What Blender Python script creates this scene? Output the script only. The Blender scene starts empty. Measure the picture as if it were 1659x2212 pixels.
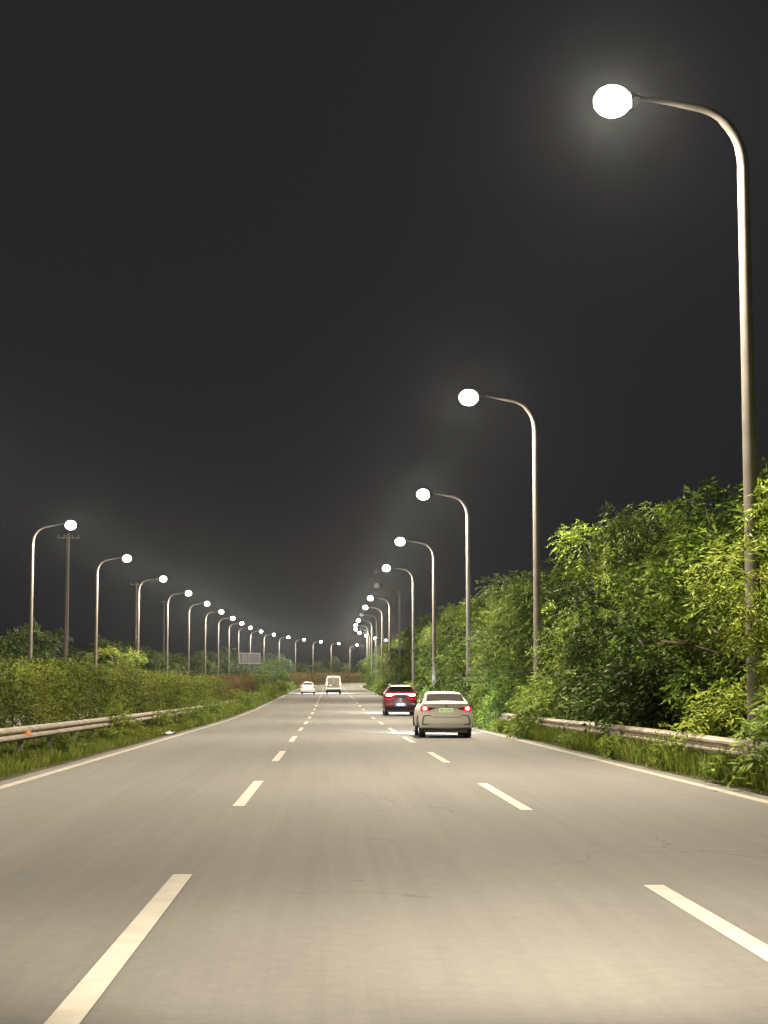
import bpy, math, random
import numpy as np
from mathutils import Vector, Matrix

scene = bpy.context.scene
C = scene.collection

# ------------------------------------------------------------------ camera
CAM_H = 1.48
cam_data = bpy.data.cameras.new("camera")
cam = bpy.data.objects.new("camera", cam_data)
C.objects.link(cam)
cam.location = (0.0, 0.0, CAM_H)
F = 3700.0 / 1659.0                       # focal length in picture widths
PITCH = math.atan2(391.0, 3700.0)
YAW = math.atan2(115.5, 3700.0)           # to the right of the road direction
cam.rotation_euler = (math.pi / 2 + PITCH, 0.0, -YAW)
cam_data.sensor_fit = 'HORIZONTAL'
cam_data.sensor_width = 36.0
cam_data.lens = 36.0 * F
cam_data.clip_start = 0.05
cam_data.clip_end = 6000.0
scene.camera = cam

# ------------------------------------------------------------------ night sky
world = bpy.data.worlds.new("World")
scene.world = world
world.use_nodes = True
wn = world.node_tree
wn.nodes.clear()
w_out = wn.nodes.new("ShaderNodeOutputWorld")
w_bg = wn.nodes.new("ShaderNodeBackground")
w_bg.inputs['Color'].default_value = (0.0192, 0.0184, 0.0198, 1)   # city glow on a moonless sky
w_bg.inputs['Strength'].default_value = 1.0
wn.links.new(w_bg.outputs[0], w_out.inputs['Surface'])

scene.view_settings.view_transform = 'Standard'
scene.view_settings.look = 'None'
scene.view_settings.exposure = 0.0
scene.view_settings.gamma = 1.0
scene.view_settings.use_curve_mapping = False
try:
    scene.cycles.use_denoising = True
    scene.cycles.max_bounces = 6
    scene.cycles.diffuse_bounces = 2
    scene.cycles.glossy_bounces = 2
    scene.cycles.transmission_bounces = 2
    scene.cycles.transparent_max_bounces = 12
    scene.cycles.volume_bounces = 0
    scene.cycles.use_light_tree = True
    scene.cycles.sample_clamp_indirect = 2.0
    scene.cycles.sample_clamp_direct = 0.0
    scene.cycles.caustics_reflective = False
    scene.cycles.caustics_refractive = False
except Exception:
    pass

LAMP_POWER = 13800.0
GLOBE_POWER = 7500.0
LAMP_COLOR = (1.0, 0.865, 0.66)
HEAD_POWER = 10000.0
OWN_BEAM = 55000.0
HAZE_DENSITY = 0.00004
HAZE_G = 0.93

# ------------------------------------------------------------------ the road as a path
S_CURVE, RADIUS = 330.0, 1050.0

def rise(s):
    if s < 80: return 0.0
    g = 0.0113
    if s < 140: return g * (s - 80) ** 2 / 120.0
    if s < 640: return g * (s - 110)
    return g * 530 + 3.0 * (1 - math.exp(-(s - 640) * g / 3.0))

def theta(s):
    return 0.0 if s <= S_CURVE else (s - S_CURVE) / RADIUS

def P(s, lat, h=0.0):
    z = rise(s) + h
    if s <= S_CURVE:
        return (lat, s, z)
    t = theta(s)
    return (RADIUS - (RADIUS - lat) * math.cos(t), S_CURVE + (RADIUS - lat) * math.sin(t), z)

def bank(lat):
    """cross fall of the verges: a low wooded bank on the right, flat on the left"""
    if lat > 8.0: return 1.7 * (1 - math.exp(-((lat - 8.0) / 5.0) ** 2))
    return 0.0

# ------------------------------------------------------------------ materials
def new_mat(name):
    m = bpy.data.materials.new(name)
    m.use_nodes = True
    nt = m.node_tree
    nt.nodes.clear()
    out = nt.nodes.new("ShaderNodeOutputMaterial")
    return m, nt, out

def principled(name, color, rough=0.5, metal=0.0, coat=0.0, noise=None, spec=0.5, bump=None):
    m, nt, out = new_mat(name)
    b = nt.nodes.new("ShaderNodeBsdfPrincipled")
    b.inputs['Base Color'].default_value = (*color, 1)
    b.inputs['Roughness'].default_value = rough
    b.inputs['Metallic'].default_value = metal
    b.inputs['Specular IOR Level'].default_value = spec
    if coat:
        b.inputs['Coat Weight'].default_value = coat
        b.inputs['Coat Roughness'].default_value = 0.06
    nt.links.new(b.outputs[0], out.inputs['Surface'])
    if noise:
        scale, amount, second = noise
        tc = nt.nodes.new("ShaderNodeTexCoord")
        nz = nt.nodes.new("ShaderNodeTexNoise")
        nz.inputs['Scale'].default_value = scale
        nz.inputs['Detail'].default_value = 5
        nt.links.new(tc.outputs['Object'], nz.inputs['Vector'])
        mr = nt.nodes.new("ShaderNodeMapRange")
        mr.inputs['From Min'].default_value = 0.35
        mr.inputs['From Max'].default_value = 0.65
        mr.inputs['To Max'].default_value = amount
        nt.links.new(nz.outputs['Fac'], mr.inputs['Value'])
        mx = nt.nodes.new("ShaderNodeMix"); mx.data_type = 'RGBA'
        mx.inputs['A'].default_value = (*color, 1)
        mx.inputs['B'].default_value = (*second, 1)
        nt.links.new(mr.outputs[0], mx.inputs['Factor'])
        nt.links.new(mx.outputs['Result'], b.inputs['Base Color'])
        if bump:
            bp = nt.nodes.new("ShaderNodeBump")
            bp.inputs['Strength'].default_value = bump
            nt.links.new(nz.outputs['Fac'], bp.inputs['Height'])
            nt.links.new(bp.outputs[0], b.inputs['Normal'])
    return m

def emissive(name, color, strength, see_through=0.0):
    m, nt, out = new_mat(name)
    e = nt.nodes.new("ShaderNodeEmission")
    e.inputs['Color'].default_value = (*color, 1)
    e.inputs['Strength'].default_value = strength
    if see_through:
        t = nt.nodes.new("ShaderNodeBsdfTransparent")
        a = nt.nodes.new("ShaderNodeAddShader")
        nt.links.new(e.outputs[0], a.inputs[0]); nt.links.new(t.outputs[0], a.inputs[1])
        nt.links.new(a.outputs[0], out.inputs['Surface'])
    else:
        nt.links.new(e.outputs[0], out.inputs['Surface'])
    m.cycles.emission_sampling = 'NONE' if see_through else 'AUTO'
    return m

def leaf_mat(name, dark, mid, light, translucency=0.28):
    m, nt, out = new_mat(name)
    at = nt.nodes.new("ShaderNodeAttribute"); at.attribute_name = "tint"
    oi = nt.nodes.new("ShaderNodeObjectInfo")
    ad = nt.nodes.new("ShaderNodeMath"); ad.operation = 'MULTIPLY_ADD'
    ad.inputs[1].default_value = 0.30; ad.inputs[2].default_value = -0.15
    nt.links.new(oi.outputs['Random'], ad.inputs[0])
    sm = nt.nodes.new("ShaderNodeMath"); sm.operation = 'ADD'; sm.use_clamp = True
    nt.links.new(at.outputs['Fac'], sm.inputs[0]); nt.links.new(ad.outputs[0], sm.inputs[1])
    r = nt.nodes.new("ShaderNodeValToRGB")
    r.color_ramp.elements[0].color = (*dark, 1)
    r.color_ramp.elements[1].color = (*light, 1)
    e = r.color_ramp.elements.new(0.5); e.color = (*mid, 1)
    nt.links.new(sm.outputs[0], r.inputs['Fac'])
    b = nt.nodes.new("ShaderNodeBsdfPrincipled")
    b.inputs['Roughness'].default_value = 0.62
    b.inputs['Specular IOR Level'].default_value = 0.14
    t = nt.nodes.new("ShaderNodeBsdfTranslucent")
    nt.links.new(r.outputs[0], b.inputs['Base Color']); nt.links.new(r.outputs[0], t.inputs['Color'])
    mx = nt.nodes.new("ShaderNodeMixShader"); mx.inputs[0].default_value = translucency
    nt.links.new(b.outputs[0], mx.inputs[1]); nt.links.new(t.outputs[0], mx.inputs[2])
    nt.links.new(mx.outputs[0], out.inputs['Surface'])
    return m

def asphalt_mat():
    m, nt, out = new_mat("asphalt")
    b = nt.nodes.new("ShaderNodeBsdfPrincipled")
    tc = nt.nodes.new("ShaderNodeTexCoord")
    # fine aggregate
    n1 = nt.nodes.new("ShaderNodeTexNoise"); n1.inputs['Scale'].default_value = 55; n1.inputs['Detail'].default_value = 6
    n1.inputs['Roughness'].default_value = 0.75
    nt.links.new(tc.outputs['Object'], n1.inputs['Vector'])
    # wear along the lanes, stretched in the direction of travel
    mp = nt.nodes.new("ShaderNodeMapping"); mp.inputs['Scale'].default_value = (1.1, 0.035, 1)
    nt.links.new(tc.outputs['Object'], mp.inputs['Vector'])
    n2 = nt.nodes.new("ShaderNodeTexNoise"); n2.inputs['Scale'].default_value = 1.0; n2.inputs['Detail'].default_value = 4
    nt.links.new(mp.outputs[0], n2.inputs['Vector'])
    # broad patches
    mp3 = nt.nodes.new("ShaderNodeMapping"); mp3.inputs['Scale'].default_value = (0.16, 0.07, 1)
    nt.links.new(tc.outputs['Object'], mp3.inputs['Vector'])
    n3 = nt.nodes.new("ShaderNodeTexNoise"); n3.inputs['Scale'].default_value = 1.0; n3.inputs['Detail'].default_value = 3
    nt.links.new(mp3.outputs[0], n3.inputs['Vector'])
    def madd(a, k, c):
        x = nt.nodes.new("ShaderNodeMath"); x.operation = 'MULTIPLY_ADD'
        nt.links.new(a, x.inputs[0]); x.inputs[1].default_value = k
        if isinstance(c, float): x.inputs[2].default_value = c
        else: nt.links.new(c, x.inputs[2])
        return x.outputs[0]
    n4 = nt.nodes.new("ShaderNodeTexNoise"); n4.inputs['Scale'].default_value = 7.0; n4.inputs['Detail'].default_value = 8; n4.inputs['Roughness'].default_value = 0.7
    nt.links.new(tc.outputs['Object'], n4.inputs['Vector'])
    v = madd(n1.outputs['Fac'], 0.55, -0.63)
    v = madd(n4.outputs['Fac'], 0.55, v)
    v = madd(n2.outputs['Fac'], 0.45, v)
    v = madd(n3.outputs['Fac'], 0.50, v)
    mp5 = nt.nodes.new("ShaderNodeMapping"); mp5.inputs['Scale'].default_value = (7.0, 0.10, 1)
    nt.links.new(tc.outputs['Object'], mp5.inputs['Vector'])
    n5 = nt.nodes.new("ShaderNodeTexNoise"); n5.inputs['Scale'].default_value = 1.0; n5.inputs['Detail'].default_value = 5; n5.inputs['Roughness'].default_value = 0.65
    nt.links.new(mp5.outputs[0], n5.inputs['Vector'])
    v = madd(n5.outputs['Fac'], 0.42, v)
    # fine cracks, only here and there
    vo = nt.nodes.new("ShaderNodeTexVoronoi"); vo.feature = 'DISTANCE_TO_EDGE'; vo.inputs['Scale'].default_value = 0.22
    wn_ = nt.nodes.new("ShaderNodeVectorMath"); wn_.operation = 'ADD'
    wv = nt.nodes.new("ShaderNodeTexNoise"); wv.inputs['Scale'].default_value = 0.9; wv.inputs['Detail'].default_value = 6
    nt.links.new(tc.outputs['Object'], wv.inputs['Vector'])
    nt.links.new(tc.outputs['Object'], wn_.inputs[0]); nt.links.new(wv.outputs['Color'], wn_.inputs[1])
    nt.links.new(wn_.outputs[0], vo.inputs['Vector'])
    lt = nt.nodes.new("ShaderNodeMath"); lt.operation = 'LESS_THAN'; lt.inputs[1].default_value = 0.0035
    nt.links.new(vo.outputs['Distance'], lt.inputs[0])
    pm = nt.nodes.new("ShaderNodeMath"); pm.operation = 'GREATER_THAN'; pm.inputs[1].default_value = 0.53
    nt.links.new(n3.outputs['Fac'], pm.inputs[0])
    cm = nt.nodes.new("ShaderNodeMath"); cm.operation = 'MULTIPLY'
    nt.links.new(lt.outputs[0], cm.inputs[0]); nt.links.new(pm.outputs[0], cm.inputs[1])
    v = madd(cm.outputs[0], -0.30, v)
    r = nt.nodes.new("ShaderNodeValToRGB")
    r.color_ramp.elements[0].position = 0.2; r.color_ramp.elements[0].color = (0.074, 0.071, 0.065, 1)
    r.color_ramp.elements[1].position = 1.0; r.color_ramp.elements[1].color = (0.165, 0.158, 0.144, 1)
    nt.links.new(v, r.inputs['Fac'])
    nt.links.new(r.outputs[0], b.inputs['Base Color'])
    b.inputs['Roughness'].default_value = 0.82
    b.inputs['Specular IOR Level'].default_value = 0.22
    bp = nt.nodes.new("ShaderNodeBump"); bp.inputs['Strength'].default_value = 0.35; bp.inputs['Distance'].default_value = 0.006
    nt.links.new(n1.outputs['Fac'], bp.inputs['Height']); nt.links.new(bp.outputs[0], b.inputs['Normal'])
    nt.links.new(b.outputs[0], out.inputs['Surface'])
    return m

M = {}
M['asphalt'] = asphalt_mat()
M['paint'] = principled("road_paint", (0.42, 0.39, 0.33), 0.8, noise=(2.5, 0.6, (0.29, 0.265, 0.22)))
M['edge_paint'] = principled("edge_paint", (0.34, 0.31, 0.25), 0.8, noise=(3.0, 0.7, (0.20, 0.18, 0.14)))
M['soil'] = principled("soil", (0.075, 0.062, 0.036), 0.95, noise=(0.9, 0.8, (0.045, 0.050, 0.018)), spec=0.2, bump=0.4)
M['galvanised'] = principled("galvanised_steel", (0.155, 0.142, 0.128), 0.75, 0.0, noise=(3.0, 0.7, (0.105, 0.095, 0.085)), spec=0.3)
M['arm_shade'] = principled('arm_shade', (0.095, 0.085, 0.078), 0.75, noise=(3.0, 0.6, (0.07, 0.062, 0.055)), spec=0.25)  # darker than the pole: the arm's shade is put into its colour
M['rail'] = principled("guardrail_steel", (0.38, 0.335, 0.275), 0.65, 0.1, noise=(1.5, 0.75, (0.20, 0.15, 0.105)))
M['orange'] = principled("orange_reflector", (0.80, 0.30, 0.06), 0.35)
M['concrete'] = principled("concrete", (0.13, 0.115, 0.10), 0.9, noise=(4.0, 0.6, (0.09, 0.08, 0.068)))
M['housing'] = principled("lamp_housing", (0.20, 0.20, 0.20), 0.5, 0.3)
M['lamp_on'] = emissive("lit_lamp_globe", (1.0, 0.92, 0.76), 14.0, 1.0)
M['lamp_off'] = principled("unlit_lamp_globe", (0.35, 0.35, 0.33), 0.25)
M['bark'] = principled("bark", (0.11, 0.085, 0.060), 0.9, noise=(6.0, 0.8, (0.06, 0.048, 0.034)), bump=0.6)
M['pale_bark'] = principled("pale_bark", (0.30, 0.25, 0.18), 0.9, noise=(5.0, 0.8, (0.16, 0.13, 0.09)), bump=0.6)
M['leaf_green'] = leaf_mat("leaf_green", (0.026, 0.052, 0.010), (0.112, 0.176, 0.026), (0.265, 0.335, 0.058))
M['leaf_dark'] = leaf_mat("leaf_dark", (0.020, 0.038, 0.010), (0.058, 0.095, 0.018), (0.125, 0.165, 0.032), 0.3)
M['leaf_yellow'] = leaf_mat("leaf_yellow_green", (0.050, 0.078, 0.010), (0.135, 0.185, 0.024), (0.255, 0.290, 0.045))
M['leaf_far'] = leaf_mat("leaf_far", (0.025, 0.045, 0.014), (0.070, 0.110, 0.032), (0.140, 0.180, 0.050), 0.3)
M['leaf_hedge'] = leaf_mat("leaf_hedge", (0.028, 0.042, 0.008), (0.118, 0.152, 0.022), (0.275, 0.300, 0.050))
M['leaf_brown'] = leaf_mat("leaf_reddish_brown", (0.050, 0.032, 0.012), (0.130, 0.088, 0.034), (0.190, 0.175, 0.050))
M['grass'] = leaf_mat("grass_blade", (0.055, 0.078, 0.012), (0.125, 0.165, 0.022), (0.215, 0.215, 0.050))
M['tyre'] = principled("tyre_rubber", (0.014, 0.014, 0.014), 0.8)
M['alloy'] = principled("wheel_alloy", (0.32, 0.31, 0.30), 0.35, 0.8)
M['black_plastic'] = principled("black_plastic", (0.016, 0.015, 0.015), 0.6)
M['glass_grey'] = principled("tinted_glass", (0.045, 0.040, 0.036), 0.08, 0.0, spec=0.8)
M['glass_dark'] = principled("dark_glass", (0.012, 0.009, 0.010), 0.06, 0.0, spec=0.8)
M['paint_cream'] = principled("pearl_white_car_paint", (0.46, 0.438, 0.39), 0.55, 0.0, 0.0, spec=0.4)
M['paint_maroon'] = principled("dark_maroon_car_paint", (0.060, 0.005, 0.011), 0.42, 0.0, 0.12, spec=0.3)
M['paint_white'] = principled("white_car_paint", (0.86, 0.85, 0.82), 0.4, 0.0, 0.6)
M['van_panel'] = principled("grey_van_door_panel", (0.25, 0.23, 0.20), 0.85)
M['chrome'] = principled("chrome", (0.40, 0.39, 0.38), 0.35, 0.8)
M['seam'] = principled("panel_gap", (0.05, 0.045, 0.04), 0.8)
M['tail_hot'] = emissive("brake_light", (1.0, 0.62, 0.55), 9.0)
M['tail_red'] = emissive("tail_light", (1.0, 0.010, 0.02), 1.1)
M['tail_wide'] = emissive("tail_light_edge", (1.0, 0.003, 0.012), 1.3)
M['tail_dim'] = principled("red_lens", (0.13, 0.006, 0.010), 0.15)
M['reflector_red'] = principled("red_reflector", (0.55, 0.02, 0.03), 0.25)
M['head_on'] = emissive("headlight_lens", (0.85, 0.93, 1.0), 12.0)
M['plate_green'] = principled("green_number_plate", (0.74, 0.95, 0.62), 0.4)
M['plate_blue'] = principled("blue_number_plate", (0.06, 0.22, 0.58), 0.5)
M['plate_lit'] = emissive("lit_plate_lamp", (0.90, 0.97, 1.0), 3.0)
M['ink_green'] = principled("dark_green_print", (0.07, 0.34, 0.18), 0.6)
M['ink_white'] = principled("white_print", (0.80, 0.82, 0.86), 0.6)
M['sign_back'] = principled("sign_back_sheet", (0.20, 0.19, 0.18), 0.6, 0.2, noise=(1.0, 0.5, (0.14, 0.135, 0.13)))
M['sign_frame'] = principled("sign_frame", (0.34, 0.33, 0.31), 0.5, 0.3)
M['litter'] = principled("litter_sheet", (0.55, 0.55, 0.58), 0.7)

# ------------------------------------------------------------------ object helpers
def link(o):
    C.objects.link(o); return o

def tag(o, label=None, category=None, group=None, kind=None):
    if label: o['label'] = label
    if category: o['category'] = category
    if group: o['group'] = group
    if kind: o['kind'] = kind
    return o

def empty(name, loc=(0, 0, 0), rz=0.0):
    o = bpy.data.objects.new(name, None)
    o.empty_display_size = 0.3
    o.location = loc; o.rotation_euler = (0, 0, rz)
    return link(o)

def copy_tree(o, parent=None):
    c = o.copy(); link(c)
    c.parent = parent
    for ch in list(KIDS.get(o.name, [])):
        copy_tree(ch, c)
    return c
KIDS = {}

def set_parent(o, p):
    if p is not None:
        o.parent = p
        KIDS.setdefault(p.name, []).append(o)

class MB:
    """collects plain geometry for ONE mesh"""
    def __init__(self): self.v = []; self.f = []
    def add(self, vs, fs):
        n = len(self.v); self.v += [tuple(a) for a in vs]; self.f += [tuple(i + n for i in f) for f in fs]; return self
    def box(self, a, b):
        (x0, y0, z0), (x1, y1, z1) = a, b
        vs = [(x0,y0,z0),(x1,y0,z0),(x1,y1,z0),(x0,y1,z0),(x0,y0,z1),(x1,y0,z1),(x1,y1,z1),(x0,y1,z1)]
        return self.add(vs, [(0,3,2,1),(4,5,6,7),(0,1,5,4),(1,2,6,5),(2,3,7,6),(3,0,4,7)])
    def tube(self, pts, radii, n=10, caps=True):
        pts = [Vector(p) for p in pts]; base = len(self.v); k = len(pts)
        up = Vector((0, 1, 0.01)).normalized()
        for i, p in enumerate(pts):
            d = (pts[min(i + 1, k - 1)] - pts[max(i - 1, 0)]).normalized()
            if abs(d.dot(up)) > 0.95: up = Vector((1, 0, 0.02)).normalized()
            a = d.cross(up).normalized(); b = d.cross(a).normalized()
            r = radii[i] if hasattr(radii, '__len__') else radii
            for j in range(n):
                t = 2 * math.pi * j / n
                self.v.append(tuple(p + a * (r * math.cos(t)) + b * (r * math.sin(t))))
        for i in range(k - 1):
            for j in range(n):
                j2 = (j + 1) % n
                self.f.append((base + i*n + j, base + i*n + j2, base + (i+1)*n + j2, base + (i+1)*n + j))
        if caps:
            self.f.append(tuple(base + j for j in range(n)))
            self.f.append(tuple(base + (k-1)*n + j for j in reversed(range(n))))
        return self
    def ellipsoid(self, c, r, nu=16, nv=10):
        base = len(self.v)
        for i in range(nv + 1):
            ph = math.pi * i / nv
            for j in range(nu):
                th = 2 * math.pi * j / nu
                self.v.append((c[0] + r[0]*math.sin(ph)*math.cos(th), c[1] + r[1]*math.sin(ph)*math.sin(th), c[2] + r[2]*math.cos(ph)))
        for i in range(nv):
            for j in range(nu):
                j2 = (j + 1) % nu
                self.f.append((base+i*nu+j, base+(i+1)*nu+j, base+(i+1)*nu+j2, base+i*nu+j2))
        return self
    def extrude_profile(self, profile, frames):
        """profile: closed list of (u, w); frames: list of functions (u, w) -> point"""
        base = len(self.v); n = len(profile)
        for fr in frames:
            for (u, w) in profile: self.v.append(tuple(fr(u, w)))
        for i in range(len(frames) - 1):
            for j in range(n):
                j2 = (j + 1) % n
                self.f.append((base+i*n+j, base+i*n+j2, base+(i+1)*n+j2, base+(i+1)*n+j))
        self.f.append(tuple(base + j for j in reversed(range(n))))
        self.f.append(tuple(base + (len(frames)-1)*n + j for j in range(n)))
        return self
    def mesh(self, name, mat, smooth=None):
        me = bpy.data.meshes.new(name)
        me.from_pydata(self.v, [], self.f); me.update()
        if mat: me.materials.append(mat)
        if smooth is not None:
            me.shade_smooth()
            try: me.set_sharp_from_angle(angle=math.radians(smooth))
            except Exception: pass
        return me
    def build(self, name, mat, parent=None, smooth=None, loc=None, bevel=None):
        o = bpy.data.objects.new(name, self.mesh(name, mat, smooth)); link(o)
        set_parent(o, parent)
        if loc: o.location = loc
        if bevel:
            b = o.modifiers.new("bevel", 'BEVEL'); b.width = bevel; b.segments = 2; b.limit_method = 'ANGLE'
        return o

def place_mesh(name, me, parent=None, loc=(0, 0, 0)):
    o = bpy.data.objects.new(name, me); link(o); set_parent(o, parent); o.location = loc
    return o

def numpy_mesh(name, verts, quads, mat, tint=None):
    """verts (n,3), quads (m,4) -> mesh, with a per-face tint"""
    me = bpy.data.meshes.new(name)
    nv, nq = len(verts), len(quads)
    me.vertices.add(nv); me.vertices.foreach_set("co", np.ascontiguousarray(verts, dtype=np.float32).ravel())
    me.loops.add(nq * 4); me.loops.foreach_set("vertex_index", np.ascontiguousarray(quads, dtype=np.int32).ravel())
    me.polygons.add(nq)
    me.polygons.foreach_set("loop_start", np.arange(0, nq * 4, 4, dtype=np.int32))
    me.update(calc_edges=True); me.validate()
    if tint is not None:
        a = me.attributes.new("tint", 'FLOAT', 'FACE')
        a.data.foreach_set("value", np.ascontiguousarray(tint, dtype=np.float32))
    me.materials.append(mat)
    return me

# ------------------------------------------------------------------ foliage
def unit(a):
    return a / np.maximum(np.linalg.norm(a, axis=-1, keepdims=True), 1e-9)

def leaves_to_mesh(name, pos, direction, side, length, width, tint, mat):
    """one kite-shaped, slightly folded leaf per entry"""
    n = len(pos)
    d = unit(direction); s = unit(side - d * np.sum(side * d, axis=1, keepdims=True)); nrm = np.cross(d, s)
    L = length[:, None]; W = width[:, None]
    base = pos
    tip = pos + d * L - np.array([0, 0, 1]) * L * 0.12
    midp = pos + d * L * 0.42 + nrm * L * 0.05
    v = np.stack([base, midp + s * W * 0.5, tip, midp - s * W * 0.5], axis=1).reshape(-1, 3)
    q = np.arange(n * 4).reshape(n, 4)
    return numpy_mesh(name, v, q, mat, tint)

def sprays(rng, base, out_dir, leaves, twig, leaf_len, leaf_w, droop, base_tint):
    """pinnate sprays: alternate leaves along a drooping twig. base, out_dir (n,3)"""
    n = len(base); k = leaves
    t = (np.arange(k) + 1.0) / k
    tw = twig * rng.uniform(0.7, 1.3, n)
    side = unit(np.cross(out_dir, rng.normal(0, 0.35, (n, 3)) + np.array([0, 0, 1.0])))
    p = base[:, None, :] + out_dir[:, None, :] * (tw[:, None, None] * t[None, :, None])
    p[:, :, 2] -= droop * tw[:, None] * t[None, :] ** 2
    sg = np.where(np.arange(k) % 2 == 0, 1.0, -1.0)
    ld = out_dir[:, None, :] * 0.6 + side[:, None, :] * sg[None, :, None] * 0.9 + rng.normal(0, 0.28, (n, k, 3))
    ld[:, :, 2] -= 0.15
    ls = np.cross(ld, np.array([0, 0, 1.0]) + rng.normal(0, 0.35, (n, k, 3)))
    tint = np.clip(base_tint[:, None] + rng.normal(0, 0.12, (n, k)), 0, 1)
    ll = leaf_len * rng.uniform(0.7, 1.25, (n, k)); lw = leaf_w * rng.uniform(0.75, 1.2, (n, k))
    return p.reshape(-1, 3), ld.reshape(-1, 3), ls.reshape(-1, 3), ll.ravel(), lw.ravel(), tint.ravel()

def lobes_crown(rng, lobes, n_sprays, k, twig, ll, lw, droop, tint0):
    """sprays spread through the outer shells of several uneven lobes [(centre, radii)]"""
    vol = np.array([l[1][0] * l[1][1] * l[1][2] for l in lobes]) ** 0.67
    idx = rng.choice(len(lobes), n_sprays, p=vol / vol.sum())
    c = np.array([l[0] for l in lobes])[idx]; r = np.array([l[1] for l in lobes])[idx]
    d = unit(rng.normal(0, 1, (n_sprays, 3)) + np.array([0, 0, 0.25]))
    rad = rng.uniform(0.35, 1.0, n_sprays) ** 0.6
    base = c + d * r * rad[:, None]
    out = unit(d * np.array([1, 1, 0.5]) + rng.normal(0, 0.35, (n_sprays, 3)))
    lobe_t = rng.uniform(-0.26, 0.26, len(lobes))[idx]
    bt = np.clip(tint0 + lobe_t + rng.normal(0, 0.13, n_sprays), 0, 1)
    return sprays(rng, base, out, k, twig, ll, lw, droop, bt)

def trunk_mesh(name, rng, height, r0, limbs, mat, lean=0.1):
    m = MB()
    n = 7
    pts = []; lx = rng.normal(0, lean); ly = rng.normal(0, lean)
    for i in range(n):
        t = i / (n - 1)
        pts.append((lx * t * height * 0.5 + rng.normal(0, 0.04), ly * t * height * 0.5 + rng.normal(0, 0.04), -0.3 + t * (height + 0.3)))
    m.tube(pts, [r0 * (1 - 0.72 * i / (n - 1)) for i in range(n)], 8)
    for (end, start_t) in limbs:
        i = min(int(start_t * (n - 1)), n - 2); b = Vector(pts[i]).lerp(Vector(pts[i + 1]), start_t * (n - 1) - i)
        e = Vector(end); mid = b.lerp(e, 0.5) + Vector((rng.normal(0, .12), rng.normal(0, .12), 0.15))
        r = r0 * (1 - 0.7 * start_t) * 0.55
        m.tube([b, mid, e], [r, r * 0.65, r * 0.2], 6)
    return m.mesh(name, mat, 60)

def make_tree_kind(seed, height, spread, base, n_lobes, n_sprays, k, twig, ll, lw, leaf, bark, droop=0.35, flat=1.0, tint0=0.5, r0=0.14):
    rng = np.random.default_rng(seed)
    lobes, limbs = [], []
    for i in range(n_lobes):
        t = (i + 0.5) / n_lobes
        z = base + (height - base) * (0.12 + 0.80 * t)
        prof = math.sin(math.pi * min(0.97, 0.30 + 0.62 * t)) ** 0.7
        a = i * 2.4 + rng.uniform(-0.5, 0.5)
        rr = spread * prof * rng.uniform(0.40, 1.0)
        c = (rr * math.cos(a), rr * math.sin(a), z)
        R = spread * rng.uniform(0.18, 0.36)
        lobes.append((c, (R, R, R * 0.60 * flat)))
        limbs.append((c, min(0.9, 0.25 + 0.6 * t)))
    p = lobes_crown(rng, lobes, n_sprays, k, twig, ll, lw, droop, tint0)
    crown = leaves_to_mesh("crown", *p, leaf)
    trunk = trunk_mesh("trunk", rng, height * 0.82, r0, limbs, bark)
    return crown, trunk

def tree_thing(kind, s, lat, h_scale, w_scale, rz, label, group, name="roadside_tree"):
    crown, trunk = kind
    b = bank(lat)
    o = empty(name, P(s, lat, b), rz)
    o.scale = (w_scale, w_scale, h_scale)
    place_mesh("crown", crown, o); place_mesh("trunk", trunk, o)
    tag(o, label, "tree", group)
    return o

def shrub_kind(seed, height, spread, n_lobes, n_sprays, k, twig, ll, lw, leaf, droop=0.4, tint0=0.5):
    rng = np.random.default_rng(seed)
    lobes = []
    for i in range(n_lobes):
        a = i * 2.4; rr = spread * rng.uniform(0.15, 0.6)
        R = spread * rng.uniform(0.35, 0.6); z = height * rng.uniform(0.25, 0.75)
        lobes.append(((rr * math.cos(a), rr * math.sin(a), z), (R, R, height * 0.32)))
    p = lobes_crown(rng, lobes, n_sprays, k, twig, ll, lw, droop, tint0)
    me = leaves_to_mesh("foliage", *p, leaf)
    m = MB()
    for i in range(5):
        a = i * 1.256 + rng.uniform(-.4, .4); r = spread * 0.5
        m.tube([(0.05*math.cos(a), 0.05*math.sin(a), -0.1), (r*0.5*math.cos(a), r*0.5*math.sin(a), height*0.4), (r*math.cos(a), r*math.sin(a), height*0.75)], [0.025, 0.018, 0.006], 5)
    return me, m.mesh("stems", M['bark'], 60)

def shrub_thing(kind, s, lat, sc, rz, label, group, name="shrub", zs=1.0):
    o = empty(name, P(s, lat, bank(lat)), rz)
    o.scale = (sc, sc, sc * zs)
    place_mesh("foliage", kind[0], o); st = place_mesh("stems", kind[1], o); st['kind'] = 'stuff'
    tag(o, label, "shrub", group)
    return o

# ------------------------------------------------------------------ ground and roads
def strip(name, s_list, lat_list, h, mat, kind=None, parent=None, hfun=None):
    m = MB(); n = len(lat_list); vs = []; fs = []
    for s in s_list:
        for la in lat_list:
            l = la(s) if callable(la) else la
            vs.append(P(s, l, h + (hfun(s, l) if hfun else 0.0)))
    for i in range(len(s_list) - 1):
        for j in range(n - 1):
            a = i * n + j
            fs.append((a, a + 1, a + n + 1, a + n))
    m.add(vs, fs)
    o = m.build(name, mat, parent)
    o.data.shade_smooth()
    if kind: o['kind'] = kind
    return o

def srange(a, b, step):
    n = max(1, int(round((b - a) / step)))
    return [a + (b - a) * i / n for i in range(n + 1)]

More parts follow.
